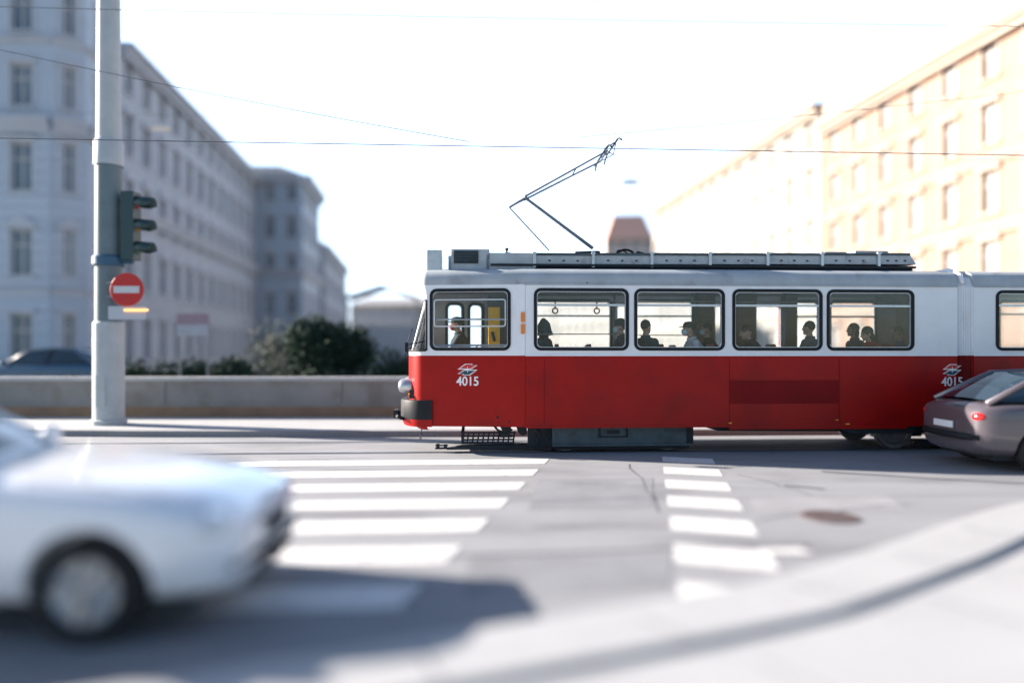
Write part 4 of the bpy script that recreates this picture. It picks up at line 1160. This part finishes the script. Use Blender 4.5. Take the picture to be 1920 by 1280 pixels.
ORANGE = bmat('peach_render', (0.31, 0.198, 0.145)); CREAM = bmat('cream_render', (0.36, 0.34, 0.315)); PINK = bmat('pink_render', (0.70, 0.58, 0.54))
SLATE = mat('slate_roof', (0.16, 0.18, 0.21), 0.7); TILE = mat('tile_roof', (0.72, 0.42, 0.33), 0.8, var=0.2)
PANEW = mat('window_pane_pale', (0.29, 0.235, 0.205), 0.3, var=0.2, scale=0.5)
def curtains(m, light):                  # some windows have pale curtains or blinds drawn behind the glass
    nt = m.node_tree; b_ = nt.nodes['Principled BSDF']; src = b_.inputs['Base Color'].links[0].from_socket
    oi = nt.nodes.new('ShaderNodeObjectInfo'); rp = nt.nodes.new('ShaderNodeMapRange'); rp.inputs['From Min'].default_value = 0.45; rp.inputs['From Max'].default_value = 1.0; rp.inputs['To Max'].default_value = 0.8
    mx = nt.nodes.new('ShaderNodeMix'); mx.data_type = 'RGBA'; mx.inputs['B'].default_value = (*light, 1)
    nt.links.new(oi.outputs['Random'], rp.inputs['Value']); nt.links.new(rp.outputs['Result'], mx.inputs['Factor']); nt.links.new(src, mx.inputs['A']); nt.links.new(mx.outputs['Result'], b_.inputs['Base Color'])
curtains(PANEW, (0.42, 0.40, 0.38))
def lin(y, c): return (c - 0.111 * y, y)
curtains(PANE, (0.34, 0.38, 0.42))
CL, CR = -19.9, 31.1
# left side of the street
A0 = lin(41.5, CL)
building('corner_building', 'tallest grey blue stone corner building at the far left, with banded lower walls',
         [(-46, 40.2), (A0[0] - 1.2, 40.2), lin(41.4, CL), lin(45.6, CL)], [6, 1, 1], [4.9, 4.7, 4.9, 4.2, 4.2, 4.0], SHADE, TRIM1, SLATE, [(-46, 60)],
         rust_to=14.0, cornices=[(14.0, 0.8, 0.6), (5.0, 0.3, 0.2), (19.0, 0.3, 0.25), (26.2, 0.9, 0.9)], win=(0.36, 0.55), roof_h=1.5)
B0, B1 = lin(45.7, CL), lin(81, CL)
building('street_building', 'long grey stone building in shade running down the left side of the street', [B0, B1], [12], [4.9, 4.4, 4.4, 4.2, 3.3], SHADE2, TRIM1, SLATE,
         [(-44, 81), (-44, 46)], rust_to=9.6, cornices=[(10.6, 0.8, 0.55), (20.6, 0.9, 0.9), (5.0, 0.3, 0.2)], roof_h=1.2)
building('projecting_building', 'grey stone building projecting beyond the long left one, its end wall facing us', [(-31, 81.3), (-23.7, 81.3), (-25.1, 94)], [3, 4], [4.9, 4.4, 4.4, 4.2, 4.0], SHADE, TRIM1, SLATE,
         [(-40, 94), (-40, 81.3)], rust_to=9.6, cornices=[(10.4, 0.8, 0.6), (20.8, 1.1, 1.0)], roof_h=1.4)
building('lower_building', 'smaller pale grey building beyond the projecting one, left of the bush', [(-24.6, 94.4), (-28.4, 124)], [8], [4.6, 4.0, 4.0, 3.6], SHADE2, TRIM1, SLATE,
         [(-40, 124), (-40, 94.4)], cornices=[(15.2, 0.8, 0.7)], roof_h=1.5)
building('distant_building', 'distant grey building with a pale flat roof seen just left of the tram nose', [(-32, 142), (-14, 140)], [9], [4.2, 3.6, 3.4], SHADE2, TRIM2, mat('pale_roof', (0.55, 0.55, 0.56), 0.6),
         [(-14, 152), (-32, 152)], cornices=[(10.7, 0.6, 0.8)], roof_h=1.6)
# right side of the street
R1a, R1b = lin(57.2, CR), lin(20.0, CR)
building('peach_building', 'tall peach coloured building with cornices in bright sun at the right edge', [R1a, R1b], [12], [4.6, 4.0, 3.9, 3.7, 3.4], ORANGE, TRIM2, mat('peach_roof', (0.50, 0.38, 0.28), 0.7),
         [(46, 20), (46, 57)], cornices=[(8.3, 0.5, 0.5), (12.2, 0.35, 0.35), (4.4, 0.4, 0.4), (18.9, 0.8, 0.9)], roof_h=1.0, panem=PANEW, win=(0.38, 0.58), parapet=1.5)
R2a, R2b = lin(101, CR), lin(57.6, CR)
building('cream_building', 'sunlit cream building on the right, between the peach building and the pink tower house', [R2a, R2b], [13], [4.8, 4.4, 4.2, 4.2, 4.0], CREAM, TRIM2, mat('cream_roof', (0.45, 0.40, 0.34), 0.7),
         [(44, 58), (44, 101)], cornices=[(8.8, 0.4, 0.4), (20.8, 0.9, 0.9), (4.6, 0.4, 0.4)], roof_h=1.6, panem=PANEW, win=(0.36, 0.56))
building('pink_tower_house', 'distant pink house with an orange hipped roof rising above the tram roof', [(18.1, 141), (27.8, 140)], [4], [4.6, 4.2, 4.2, 4.2, 4.2, 2.4], PINK, TRIM2, TILE,
         [(27.8, 150), (18.1, 150)], cornices=[(23.2, 0.7, 0.5), (20.6, 0.4, 0.3)], roof_h=5.2)
building('far_cream_building', 'distant pale cream building seen through the middle tram windows', [(9, 150), (23.4, 111)], [12], [4.4, 3.8, 3.8, 3.4], CREAM, TRIM2, SLATE,
         [(34, 115), (20, 158)], cornices=[(14.6, 0.8, 0.8), (4.6, 0.4, 0.3)], roof_h=0.8, panem=PANEW)
building('farthest_cream_building', 'farthest pale building at the end of the street, seen through the first passenger window', [(-9, 196), (8.6, 151.5)], [12], [4.4, 3.8, 3.8, 3.4], CREAM, TRIM2, SLATE,
         [(22, 158), (4, 202)], cornices=[(14.6, 0.8, 0.8), (4.6, 0.4, 0.3)], roof_h=0.8, panem=PANEW)

# white canopy roof in the square left of the tram nose
cp = tag(empty('waiting_shelter', (-10.2, 52, 0.12)), 'low shelter with a white pitched canopy between the bush and the tram nose', 'shelter')
b = MB(); b.prism([(-1.6, 5.6), (1.0, 6.4), (3.6, 5.6), (3.6, 5.45), (1.0, 6.22), (-1.6, 5.45)], -1.5, 1.5); b.build('canopy', M['white'], cp)
for x in (-1.4, 3.4):
    for y in (-1.3, 1.3):
        b = MB(); b.box(x - 0.06, x + 0.06, y - 0.06, y + 0.06, 0, 5.45); b.build('post', M['steel'], cp)
b = MB(); b.box(-1.4, 3.4, 1.32, 1.36, 0.3, 3.6); b.build('back_panel', SHADE2, cp)

# ================================================================== LIGHT MAST, SIGNAL, SIGNS
py = ground_y(795, 0.12); px_ = (204 - 960) / F * py
mast = tag(empty('light_mast', (px_, py, 0.12)), 'thick grey painted steel mast with a paler base at the left, carrying the traffic signal', 'mast')
MASTP = mat('mast_pale_paint', (0.42, 0.46, 0.47), 0.6, var=0.08, scale=3); MASTD = mat('mast_grey_green', (0.13, 0.18, 0.20), 0.6, var=0.12, scale=3)
def mz(v): return (HV - v) / F * py + H - 0.12
b = MB(); b.lathe([(0.37, 0.0), (0.37, 0.10), (0.32, 0.12), (0.32, mz(606)), (0.29, mz(603)), (0.0, mz(603))], n=24); b.box(-0.10, 0.10, -0.332, -0.30, 0.4, 1.1); b.build('base', MASTP, mast, smooth=35)
b = MB(); b.lathe([(0.28, mz(603)), (0.27, mz(310)), (0.26, mz(309))], n=24); b.build('pole', MASTD, mast, smooth=35)
b = MB(); b.lathe([(0.30, mz(312)), (0.30, mz(268)), (0.25, mz(262))], n=24); b.build('sleeve', MASTP, mast, smooth=35)
b = MB(); b.lathe([(0.25, mz(262)), (0.22, 11.5), (0.0, 11.5)], n=24); b.build('upper_pole', MASTP, mast, smooth=35)
b = MB(); b.lathe([(0.30, mz(500)), (0.33, mz(497)), (0.33, mz(483)), (0.30, mz(480)), (0.26, mz(480))], n=24); b.box(-0.30, 0.55, -0.05, 0.05, mz(495), mz(488))
b.build('clamp_band', mat('band_blue', (0.03, 0.10, 0.17), 0.5), mast, smooth=35)
# traffic signal turned towards the right
sg = tag(empty('traffic_signal', (px_ + 0.54, py - 0.05, 0.12)), 'dark green traffic signal with hoods facing right, fixed to the thick mast', 'traffic light')
SIG = mat('signal_dark_green', (0.02, 0.055, 0.06), 0.5)
b = MB(); zt, zb = mz(362), mz(488); b.box(-0.16, 0.12, -0.17, 0.17, zb, zt); b.box(-0.26, -0.16, -0.04, 0.04, zb + 0.15, zb + 0.22); b.box(-0.26, -0.16, -0.04, 0.04, zt - 0.22, zt - 0.15)
b.build('housing', SIG, sg)
for i in range(3):
    zc = zb + (zt - zb) * (i + 0.5) / 3
    b = MB(); rows = []
    for x in (0.12, 0.48):
        rows.append([(x - (0.16 if x > 0.3 and k in (0, 12) else 0.0), 0.17 * math.cos(R(-20 + 220 * k / 12)), zc + 0.17 * math.sin(R(-20 + 220 * k / 12)) - (0.03 if x > 0.3 else 0)) for k in range(13)])
    b.grid(rows); o = b.build('hood', SIG, sg, smooth=True); md = o.modifiers.new('sheet', 'SOLIDIFY'); md.thickness = 0.012
    b = MB(); b.ball((0.12, 0, zc), (0.03, 0.13, 0.13)); b.build('lens', mat('lens_' + ('green', 'amber', 'red')[i], ((0.02, 0.10, 0.06), (0.22, 0.12, 0.02), (0.20, 0.02, 0.02))[i], 0.2), sg, smooth=True)
# no entry sign
sx = (239 - 960) / F * (py - 0.35)
sn = tag(empty('no_entry_sign', (sx, py - 0.36, 0.12)), 'round red no entry sign with a white bar on the thick mast', 'road sign')
zc = (HV - 543) / F * (py - 0.35) + H - 0.12
b = MB(); b.lathe([(0.0, -0.03), (0.35, -0.03), (0.365, -0.022), (0.365, 0.0), (0.0, 0.0)], (0, 0, zc), 'Y', 32); b.build('disc', mat('sign_red', (0.48, 0.02, 0.015), 0.5, var=0.08), sn)
b = MB(); b.box(-0.28, 0.28, -0.038, -0.03, zc - 0.075, zc + 0.075); b.build('bar', mat('sign_white', (0.55, 0.57, 0.58), 0.5, var=0.06), sn)
b = MB(); b.tube((-0.30, 0.0, zc + 0.15), (-0.30, 0.2, zc + 0.15), 0.02); b.box(-0.45, 0.1, 0.0, 0.035, zc + 0.13, zc + 0.17); b.box(-0.45, 0.1, 0.0, 0.035, zc - 0.17, zc - 0.13); b.build('bracket', M['steel'], sn)
pl = tag(empty('supplementary_plate', (sx + 0.05, py - 0.36, 0.12)), 'narrow grey plate with an orange marker light just under the no entry sign', 'sign plate')
z1 = (HV - 574) / F * (py - 0.35) + H - 0.12; z0 = (HV - 599) / F * (py - 0.35) + H - 0.12
b = MB(); b.mesh(plate(rounded(-0.46, 0.36, z0, z1, 0.03), [], 0.02)); b.build('plate', TRIM1, pl)
b = MB(); b.box(-0.10, 0.42, -0.05, -0.012, z1 - 0.11, z1 - 0.06); b.build('marker_light', lamp_mat('amber_glow', (1.0, 0.45, 0.16), 0.5), pl)
# information board in the garden
ib = tag(empty('information_board', (-10.2, 22.8 - 1.3, 0.12)), 'small board with a pink upper and white lower panel on two posts behind the wall', 'board')
zf = lambda v: (HV - v) / F * 21.5 + H - 0.12
b = MB(); b.box(0.2, 1.15, -0.03, 0, zf(608), zf(588)); b.build('upper_panel', mat('pink_panel', (0.22, 0.17, 0.22), 0.6), ib)
b = MB(); b.box(0.2, 1.15, -0.03, 0, zf(629), zf(609)); b.build('lower_panel', mat('pale_panel', (0.28, 0.32, 0.38), 0.6), ib)
for x in (0.25, 1.08): b = MB(); b.box(x, x + 0.05, 0, 0.05, 0, zf(588)); b.build('post', M['steel'], ib)

# ================================================================== WIRES AND STREET LAMPS
WIRE = mat('wire_grey', (0.12, 0.13, 0.15), 0.5)
def wire(name, p, q, r, sag, label, cat='cable', n=16, group='overhead wires above the street'):
    p = Vector(p); q = Vector(q); b = MB()
    b.path([p.lerp(q, t / n) - Vector((0, 0, sag * 4 * (t / n) * (1 - t / n))) for t in range(n + 1)], r, 6)
    o = b.build(name, WIRE, None, smooth=True); tag(o, label, cat, group); return o
cz = pz(1139, 277)[2]
wire('contact_wire', TM @ Vector((-30, YP, cz + 0.05)), TM @ Vector((30, YP, cz - 0.03)), 0.009, 0.02, 'contact wire touched by the raised pantograph of the tram')
wire('span_wire', at(-300, 25, 15), at(880, 266, 13.3), 0.008, 0.1, 'wire falling from the upper left corner to the contact wire')
wire('span_wire', at(-200, 8, 14.5), at(2100, 52, 15.5), 0.007, 0.05, 'topmost nearly level wire crossing the whole sky')
wire('span_wire', at(900, 24, 16), at(1500, -30, 19), 0.006, 0.0, 'short wire rising out of the picture at its top edge, right of the middle')
wire('span_wire', at(1090, 257, 13.6), at(2100, 150, 17), 0.006, 0.05, 'wire rising to the right from above the pantograph across the sunlit buildings')
wire('span_wire', at(-100, 246, 30), at(1560, 300, 34), 0.009, 0.3, 'far level wire just under the contact wire at the left')
for i, (u, v, yy, lb) in enumerate(((1182, 343, 30, 'street lamp hung on a wire to the right of the pantograph head'), (300, 240, 24, 'street lamp hung on a wire right above the traffic signal'))):
    c = at(u, v, yy)
    if i == 0:
        L1 = empty('hanging_street_lamp', c)
        b = MB(); b.prism([(-0.36, 0.0), (0.36, 0.0), (0.28, 0.10), (-0.28, 0.10)], -0.16, 0.16); b.build('housing', TRIM1, L1)
        b = MB(); b.prism([(-0.32, 0.0), (0.32, 0.0), (0.26, -0.05), (-0.26, -0.05)], -0.13, 0.13); b.build('diffuser', mat('diffuser', (0.8, 0.75, 0.65), 0.4), L1)
        b = MB(); b.tube((0, 0, 0.10), (0, 0, 0.45), 0.015); b.build('hanger', WIRE, L1)
        o = L1
    else:
        o = copy_tree(L1); o.location = c
    tag(o, lb, 'street lamp', 'street lamps hung over the road')
    wire('lamp_wire', c + Vector((-14 if i == 0 else -9, 1, 1.1)), c + Vector((22, -1, 1.3)), 0.006, 0.72, 'thin wire carrying the hanging lamp ' + ('right of the pantograph head' if i == 0 else 'above the traffic signal'))
# ================================================================== CARS
CARG = mat('car_glass', (0.015, 0.03, 0.045), 0.05, var=0.05, coat=0.6)
CHROME = mat('chrome', (0.7, 0.7, 0.72), 0.15, metal=1.0, var=0.02)
TYRE = mat('tyre_black', (0.012, 0.012, 0.013), 0.85)
RIM = mat('rim_silver', (0.40, 0.42, 0.44), 0.35, metal=0.7)
def shrink_path(bvh, pts, direction, lift=0.0):
    out = []
    for p in pts:
        h = bvh.ray_cast(Vector(p) - Vector(direction) * 2, Vector(direction), 4)
        if h[0]: out.append(h[0] + h[1] * lift)
    return out
def car(name, label, paint, loc, rz, hatch=False, cat='car', group=None, scale=1.0, ax=0.86):
    root = empty(name, loc, rz); tag(root, label, cat, group)
    st = [(2.22, .30, .46, .58, .62, .55), (2.17, .22, .48, .66, .70, .72), (2.0, .19, .52, .75, .80, .84), (1.6, .18, .55, .86, .92, .90), (1.1, .18, .56, .93, .99, .92), (0.6, .18, .56, .96, 1.02, .925),
          (0.0, .18, .56, .97, 1.0, .93), (-0.9, .18, .56, .98, 1.01, .93), (-1.5, .18, .56, .99, 1.04, .92), (-1.95, .20, .56, .98, 1.03, .87), (-2.15, .24, .52, .92, .97, .78), (-2.22, .32, .50, .82, .86, .64)]
    rows = []
    for x, zb, zm, zs, zt, w in st:
        half = [(w * 0.0, zb), (w * .80, zb), (w * .95, zb + .10), (w, zm), (w * .985, zs - .06), (w * .93, zs), (w * .55, zt - 0.005), (0, zt)]
        rows.append([(x, y, z) for y, z in half] + [(x, -y, z) for y, z in reversed(half[1:-1])])
    b = MB(); b.grid(rows, closed=True); n = len(rows[0]); b.f.append(tuple(range(n))); b.mi.append(0); b.f.append(tuple(range(len(b.v) - n, len(b.v)))[::-1]); b.mi.append(0)
    body = b.build('body', [paint, M['under']], None, smooth=True)
    ss = body.modifiers.new('s', 'SUBSURF'); ss.levels = 2; ss.render_levels = 2
    cut = MB()
    for x in (1.38, -1.32):
        for s_ in (-1, 1): cut.lathe([(0.0, -0.16), (0.355, -0.16), (0.36, 0.16), (0.0, 0.16)], (x, s_ * 0.86, 0.33), 'Y', 32)
    co = cut.build('cut', TYRE); bo = body.modifiers.new('b', 'BOOLEAN'); bo.object = co; bo.solver = 'EXACT'; bo.operation = 'DIFFERENCE'
    dg = bpy.context.evaluated_depsgraph_get(); dg.update()
    me = bpy.data.meshes.new_from_object(body.evaluated_get(dg)); body.modifiers.clear(); old = body.data; body.data = me; bpy.data.meshes.remove(old); bpy.data.objects.remove(co)
    me.polygons.foreach_set('use_smooth', [True] * len(me.polygons)); me.set_sharp_from_angle(angle=R(38))
    body.parent = root
    bm = bmesh.new(); bm.from_mesh(me); bvh = BVHTree.FromBMesh(bm)
    # greenhouse
    A = (ax, .76, .985); B = (ax - 0.70, .60, 1.40); C = (-1.15, .60, 1.42); D = (-1.95 if hatch else -1.72, .70, 1.03); E = (-0.45, .795, .975)
    def m_(p, s_): return Vector((p[0], p[1] * s_, p[2]))
    def quad(b, a, bb, c, d, bulge, nn=8):
        a, bb, c, d = map(Vector, (a, bb, c, d)); nrm = (bb - a).cross(d - a).normalized(); rws = []
        for i in range(nn + 1):
            r_ = []
            for j in range(nn + 1):
                u, v = i / nn, j / nn
                p = (a * (1 - u) + bb * u) * (1 - v) + (d * (1 - u) + c * u) * v
                r_.append(tuple(p + nrm * bulge * 4 * max(u * (1 - u), 0) * (0.4 + 0.6 * 4 * v * (1 - v)) ))
            rws.append(r_)
        b.grid(rws)
    b = MB(); quad(b, m_(A, -1), m_(A, 1), m_(B, 1), m_(B, -1), 0.07); b.build('windscreen', CARG, root, smooth=True)
    b = MB(); quad(b, m_(D, 1), m_(D, -1), m_(C, -1), m_(C, 1), 0.06); b.build('rear_window', CARG, root, smooth=True)
    for s_ in (-1, 1): b = MB(); b.add([m_(A, s_), m_(B, s_), m_(C, s_), m_(D, s_), m_(E, s_ * 1.0)], [(0, 1, 2, 3, 4)]); b.build('side_window', CARG, root)
    b = MB(); quad(b, m_(B, -1), m_(B, 1), m_(C, 1), m_(C, -1), 0.045)
    for s_ in (-1, 1):
        b.path([m_(A, s_) + Vector((0.05, 0, -0.03)), m_(B, s_), m_((-0.5, .62, 1.45), s_), m_(C, s_), m_(D, s_) + Vector((-0.05, 0, -0.04))], [0.035, 0.035, 0.032, 0.04, 0.055], 8)
    b.path([m_(B, -1), (B[0] + 0.05, 0, B[2] + 0.04), m_(B, 1)], 0.022, 8)
    b.build('roof', paint, root, smooth=True)
    for s_ in (-1, 1): b = MB(); b.path([m_((-0.42, .80, 0.97), s_), m_((-0.50, .615, 1.42), s_)], 0.03, 6); b.path([m_((ax, .79, 0.975), s_), m_(E, s_), m_((-1.8, .74, 1.02), s_)], 0.014, 6); b.build('window_pillar', M['rubber'], root)
    # shut lines and side rubbing strip
    b = MB()
    for s_ in (-1, 1):
        for pts in ([(ax - 0.08, z) for z in (0.93, 0.8, 0.65, 0.5, 0.35, 0.27)], [(-0.42, z) for z in (0.95, 0.8, 0.65, 0.5, 0.35, 0.27)], [(-1.42, 0.95), (-1.35, 0.85), (-1.0, 0.7), (-0.95, 0.6)], [(x * 0.2 + 0.78, 0.27) for x in range(0, -8, -1)]):
            q = shrink_path(bvh, [(x, 0, z) for x, z in pts], (0, -s_, 0), 0.0)
            if len(q) > 1: b = MB(); b.path(q, 0.005, 5); b.build('shut_line', M['under'], root)
    for s_ in (-1, 1):
        q = shrink_path(bvh, [(2.08, s_ * y, 0) for y in (0.70, 0.69)] + [(x, s_ * (0.70 + (2.1 - x) * 0.05), 0) for x in (2.0, 1.7, 1.4, 1.1, 0.95)], (0, 0, -1), 0.0)
        if len(q) > 1: b = MB(); b.path(q, 0.006, 5); b.build('shut_line', M['under'], root)
    b = MB()
    for s_ in (-1, 1):
        for x0, x1 in ((0.72, -0.38), (-0.46, -0.96)):
            q = shrink_path(bvh, [(x0 + (x1 - x0) * k / 8, 0, 0.52) for k in range(9)], (0, -s_, 0), 0.004)
            if len(q) > 1: b = MB(); b.path(q, 0.020, 6); b.build('rubbing_strip', M['rubber'], root)
    for x in (-0.25, -1.0):
        for s_ in (-1, 1):
            h = shrink_path(bvh, [(x, 0, 0.80)], (0, -s_, 0), 0.015)
            if h: b = MB(); b.ball(h[0], (0.10, 0.018, 0.016)); b.build('door_handle', paint, root, smooth=True)
    for s_ in (-1, 1):
        b = MB(); b.ball((ax - 0.16, s_ * 0.98, 1.03), (0.07, 0.11, 0.075)); b.tube((ax - 0.14, s_ * 0.82, 0.99), (ax - 0.16, s_ * 0.95, 1.01), 0.02); b.build('wing_mirror', paint, root, smooth=True)
        # headlights and tail lights follow the body surface
        for nm, x, z, rr, mm in (('headlight', 2.0, 0.665, (0.13, 0.19, 0.075), mat('headlight_glass', (0.65, 0.68, 0.70), 0.08, coat=1.0)), ('tail_light', -2.06, 0.80, (0.13, 0.14, 0.10), mat('tail_light_red', (0.55, 0.015, 0.015), 0.2, coat=1.0))):
            b = MB(); b.ball((x, s_ * 0.66, z), rr, Matrix.Rotation(R(-s_ * 24 * (1 if x > 0 else -1)), 3, 'Z')); b.build(nm, mm, root, smooth=True)
        b = MB(); b.ball((2.10, s_ * 0.60, 0.34), (0.05, 0.09, 0.05)); b.build('fog_light', CHROME, root, smooth=True)
    b = MB()
    for z in (0.50, 0.53, 0.56, 0.59): b.path([(2.17, -0.42, z), (2.225, -0.2, z), (2.235, 0, z), (2.225, 0.2, z), (2.17, 0.42, z)], 0.010, 6)
    b.path([(2.15, -0.5, 0.30), (2.21, 0, 0.30), (2.15, 0.5, 0.30)], 0.05, 8)
    b.build('grille', M['under'], root, smooth=True)
    b = MB(); b.box(2.235, 2.25, -0.26, 0.26, 0.38, 0.47); b.build('number_plate', M['white'], root)
    b = MB(); b.box(-2.25, -2.235, -0.26, 0.26, 0.60, 0.70); b.build('number_plate', M['white'], root)
    b = MB(); b.path([(-2.12, -0.74, 0.50), (-2.25, -0.5, 0.50), (-2.27, 0, 0.50), (-2.25, 0.5, 0.50), (-2.12, 0.74, 0.50)], 0.05, 8); b.build('bumper', M['rubber'], root, smooth=True)
    b = MB(); b.path([(2.13, -0.70, 0.40), (2.235, -0.4, 0.42), (2.25, 0, 0.42), (2.235, 0.4, 0.42), (2.13, 0.70, 0.40)], 0.03, 8)
    b.build('bumper', M['rubber'], root, smooth=True)
    b = MB(); b.box(-1.9, 1.9, -0.7, 0.7, 0.16, 0.24); b.build('underbody', M['under'], root)
    bm.free()
    for x in (1.38, -1.32):
        for s_ in (-1, 1):
            we = MB(); r = 0.315
            we.lathe([(0.20, -0.095), (0.29, -0.10), (r, -0.07), (r, 0.07), (0.29, 0.10), (0.20, 0.095), (0.195, 0.0)], (x, s_ * 0.80, r), 'Y', 36)
            w = we.build('wheel', TYRE, root, smooth=40)
            c = MB(); c.lathe([(0.205, 0.07 * s_), (0.20, 0.085 * s_), (0.18, 0.06 * s_), (0.06, 0.05 * s_), (0.05, 0.07 * s_), (0.0, 0.075 * s_)], (x, s_ * 0.80, r), 'Y', 28)
            for k in range(7):
                a = 2 * math.pi * k / 7; c.tube((x + 0.05 * math.cos(a), s_ * 0.87, r + 0.05 * math.sin(a)), (x + 0.19 * math.cos(a), s_ * 0.875, r + 0.19 * math.sin(a)), 0.020, 0.026, 6)
            c.build('rim', RIM, w, smooth=40)
    root.scale = (scale,) * 3
    return root
WHITEP = mat('car_paint_white', (0.82, 0.84, 0.87), 0.25, var=0.02, coat=0.8)
GREYP = mat('car_paint_silver', (0.11, 0.095, 0.11), 0.28, var=0.03, coat=0.8, metal=0.2)
BLUEP = mat('car_paint_blue', (0.015, 0.07, 0.14), 0.3, var=0.03, coat=0.8)
car('white_car', 'white car entering at the lower left, its bonnet over the zebra crossing', WHITEP, (-3.88, 5.0, 0.0), R(2), scale=1.0, ax=0.24)
car('grey_car', 'dark mauve grey hatchback leaving at the right edge in front of the tram', GREYP, (8.80, 10.95, 0.0), R(-2), hatch=True, scale=0.98)
car('blue_car', 'dark blue parked car behind the low wall, left of the thick mast', BLUEP, (-16.7, 26.0, 0.125), R(178), scale=1.2)

# ================================================================== CAMERA, LIGHT, SKY
cam = bpy.data.cameras.new('camera'); co = bpy.data.objects.new('camera', cam); COL.objects.link(co)
co.location = (0, 0, H); co.rotation_euler = (R(90), 0, 0)
cam.sensor_width = 36.0; cam.lens = 36.0 * F / 1920; cam.shift_y = (HV - 640) / 1920; cam.clip_end = 3000; cam.clip_start = 0.05
cam.dof.use_dof = True; cam.dof.focus_distance = 12.4; cam.dof.aperture_fstop = 0.115; 
scene.camera = co

S = Vector((-1, 0.28, 0)).normalized(); EL = R(20)
sd = Vector((S.x * math.cos(EL), S.y * math.cos(EL), math.sin(EL)))
sun = bpy.data.lights.new('sun', 'SUN'); sun.energy = 5.0; sun.angle = R(0.5); sun.color = (1.0, 0.89, 0.78)
so = bpy.data.objects.new('sun', sun); COL.objects.link(so); so.rotation_euler = sd.to_track_quat('Z', 'Y').to_euler(); so.location = (-20, 5, 30)
w = bpy.data.worlds.new('World'); scene.world = w; w.use_nodes = True
ns = w.node_tree.nodes; lk = w.node_tree.links; bg = ns['Background']
sky = ns.new('ShaderNodeTexSky'); sky.sky_type = 'NISHITA'; sky.sun_disc = False; sky.sun_elevation = EL; sky.sun_rotation = math.atan2(sd.x, sd.y)
sky.air_density = 1.0; sky.dust_density = 1.0; sky.ozone_density = 3.0
veil = ns.new('ShaderNodeMix'); veil.data_type = 'RGBA'; veil.blend_type = 'ADD'; veil.inputs['Factor'].default_value = 1.0
# thin cloud: bright towards the low sun's side of the sky, thinning to darker blue behind the camera and overhead
tc = ns.new('ShaderNodeTexCoord'); dt = ns.new('ShaderNodeVectorMath'); dt.operation = 'DOT_PRODUCT'; dt.inputs[1].default_value = (-0.40, 0.90, 0.0)
lk.new(tc.outputs['Generated'], dt.inputs[0])
mr = ns.new('ShaderNodeMapRange'); mr.interpolation_type = 'SMOOTHSTEP'; mr.inputs['From Min'].default_value = -0.55; mr.inputs['From Max'].default_value = 0.75; mr.inputs['To Min'].default_value = 0.0
lk.new(dt.outputs['Value'], mr.inputs['Value'])
sx_ = ns.new('ShaderNodeSeparateXYZ'); lk.new(tc.outputs['Generated'], sx_.inputs[0])
mz_ = ns.new('ShaderNodeMapRange'); mz_.interpolation_type = 'SMOOTHSTEP'; mz_.inputs['From Min'].default_value = 0.40; mz_.inputs['From Max'].default_value = 0.62; mz_.inputs['To Min'].default_value = 1.0; mz_.inputs['To Max'].default_value = 0.04
lk.new(sx_.outputs['Z'], mz_.inputs['Value'])
mm_ = ns.new('ShaderNodeMath'); mm_.operation = 'MULTIPLY'; lk.new(mr.outputs['Result'], mm_.inputs[0]); lk.new(mz_.outputs['Result'], mm_.inputs[1])
vs_ = ns.new('ShaderNodeVectorMath'); vs_.operation = 'SCALE'; vs_.inputs[0].default_value = (5.7, 7.0, 9.0); lk.new(mm_.outputs['Value'], vs_.inputs['Scale'])
lk.new(vs_.outputs['Vector'], veil.inputs['B'])
lk.new(sky.outputs['Color'], veil.inputs['A']); lk.new(veil.outputs['Result'], bg.inputs['Color'])
bg.inputs['Strength'].default_value = 0.05
scene.view_settings.view_transform = 'Standard'; scene.view_settings.look = 'None'; scene.view_settings.gamma = 1.0; scene.view_settings.use_curve_mapping = False
scene.view_settings.exposure = 1.95
scene.cycles.use_denoising = True
scene.cycles.transparent_max_bounces = 24
scene.cycles.max_bounces = 8
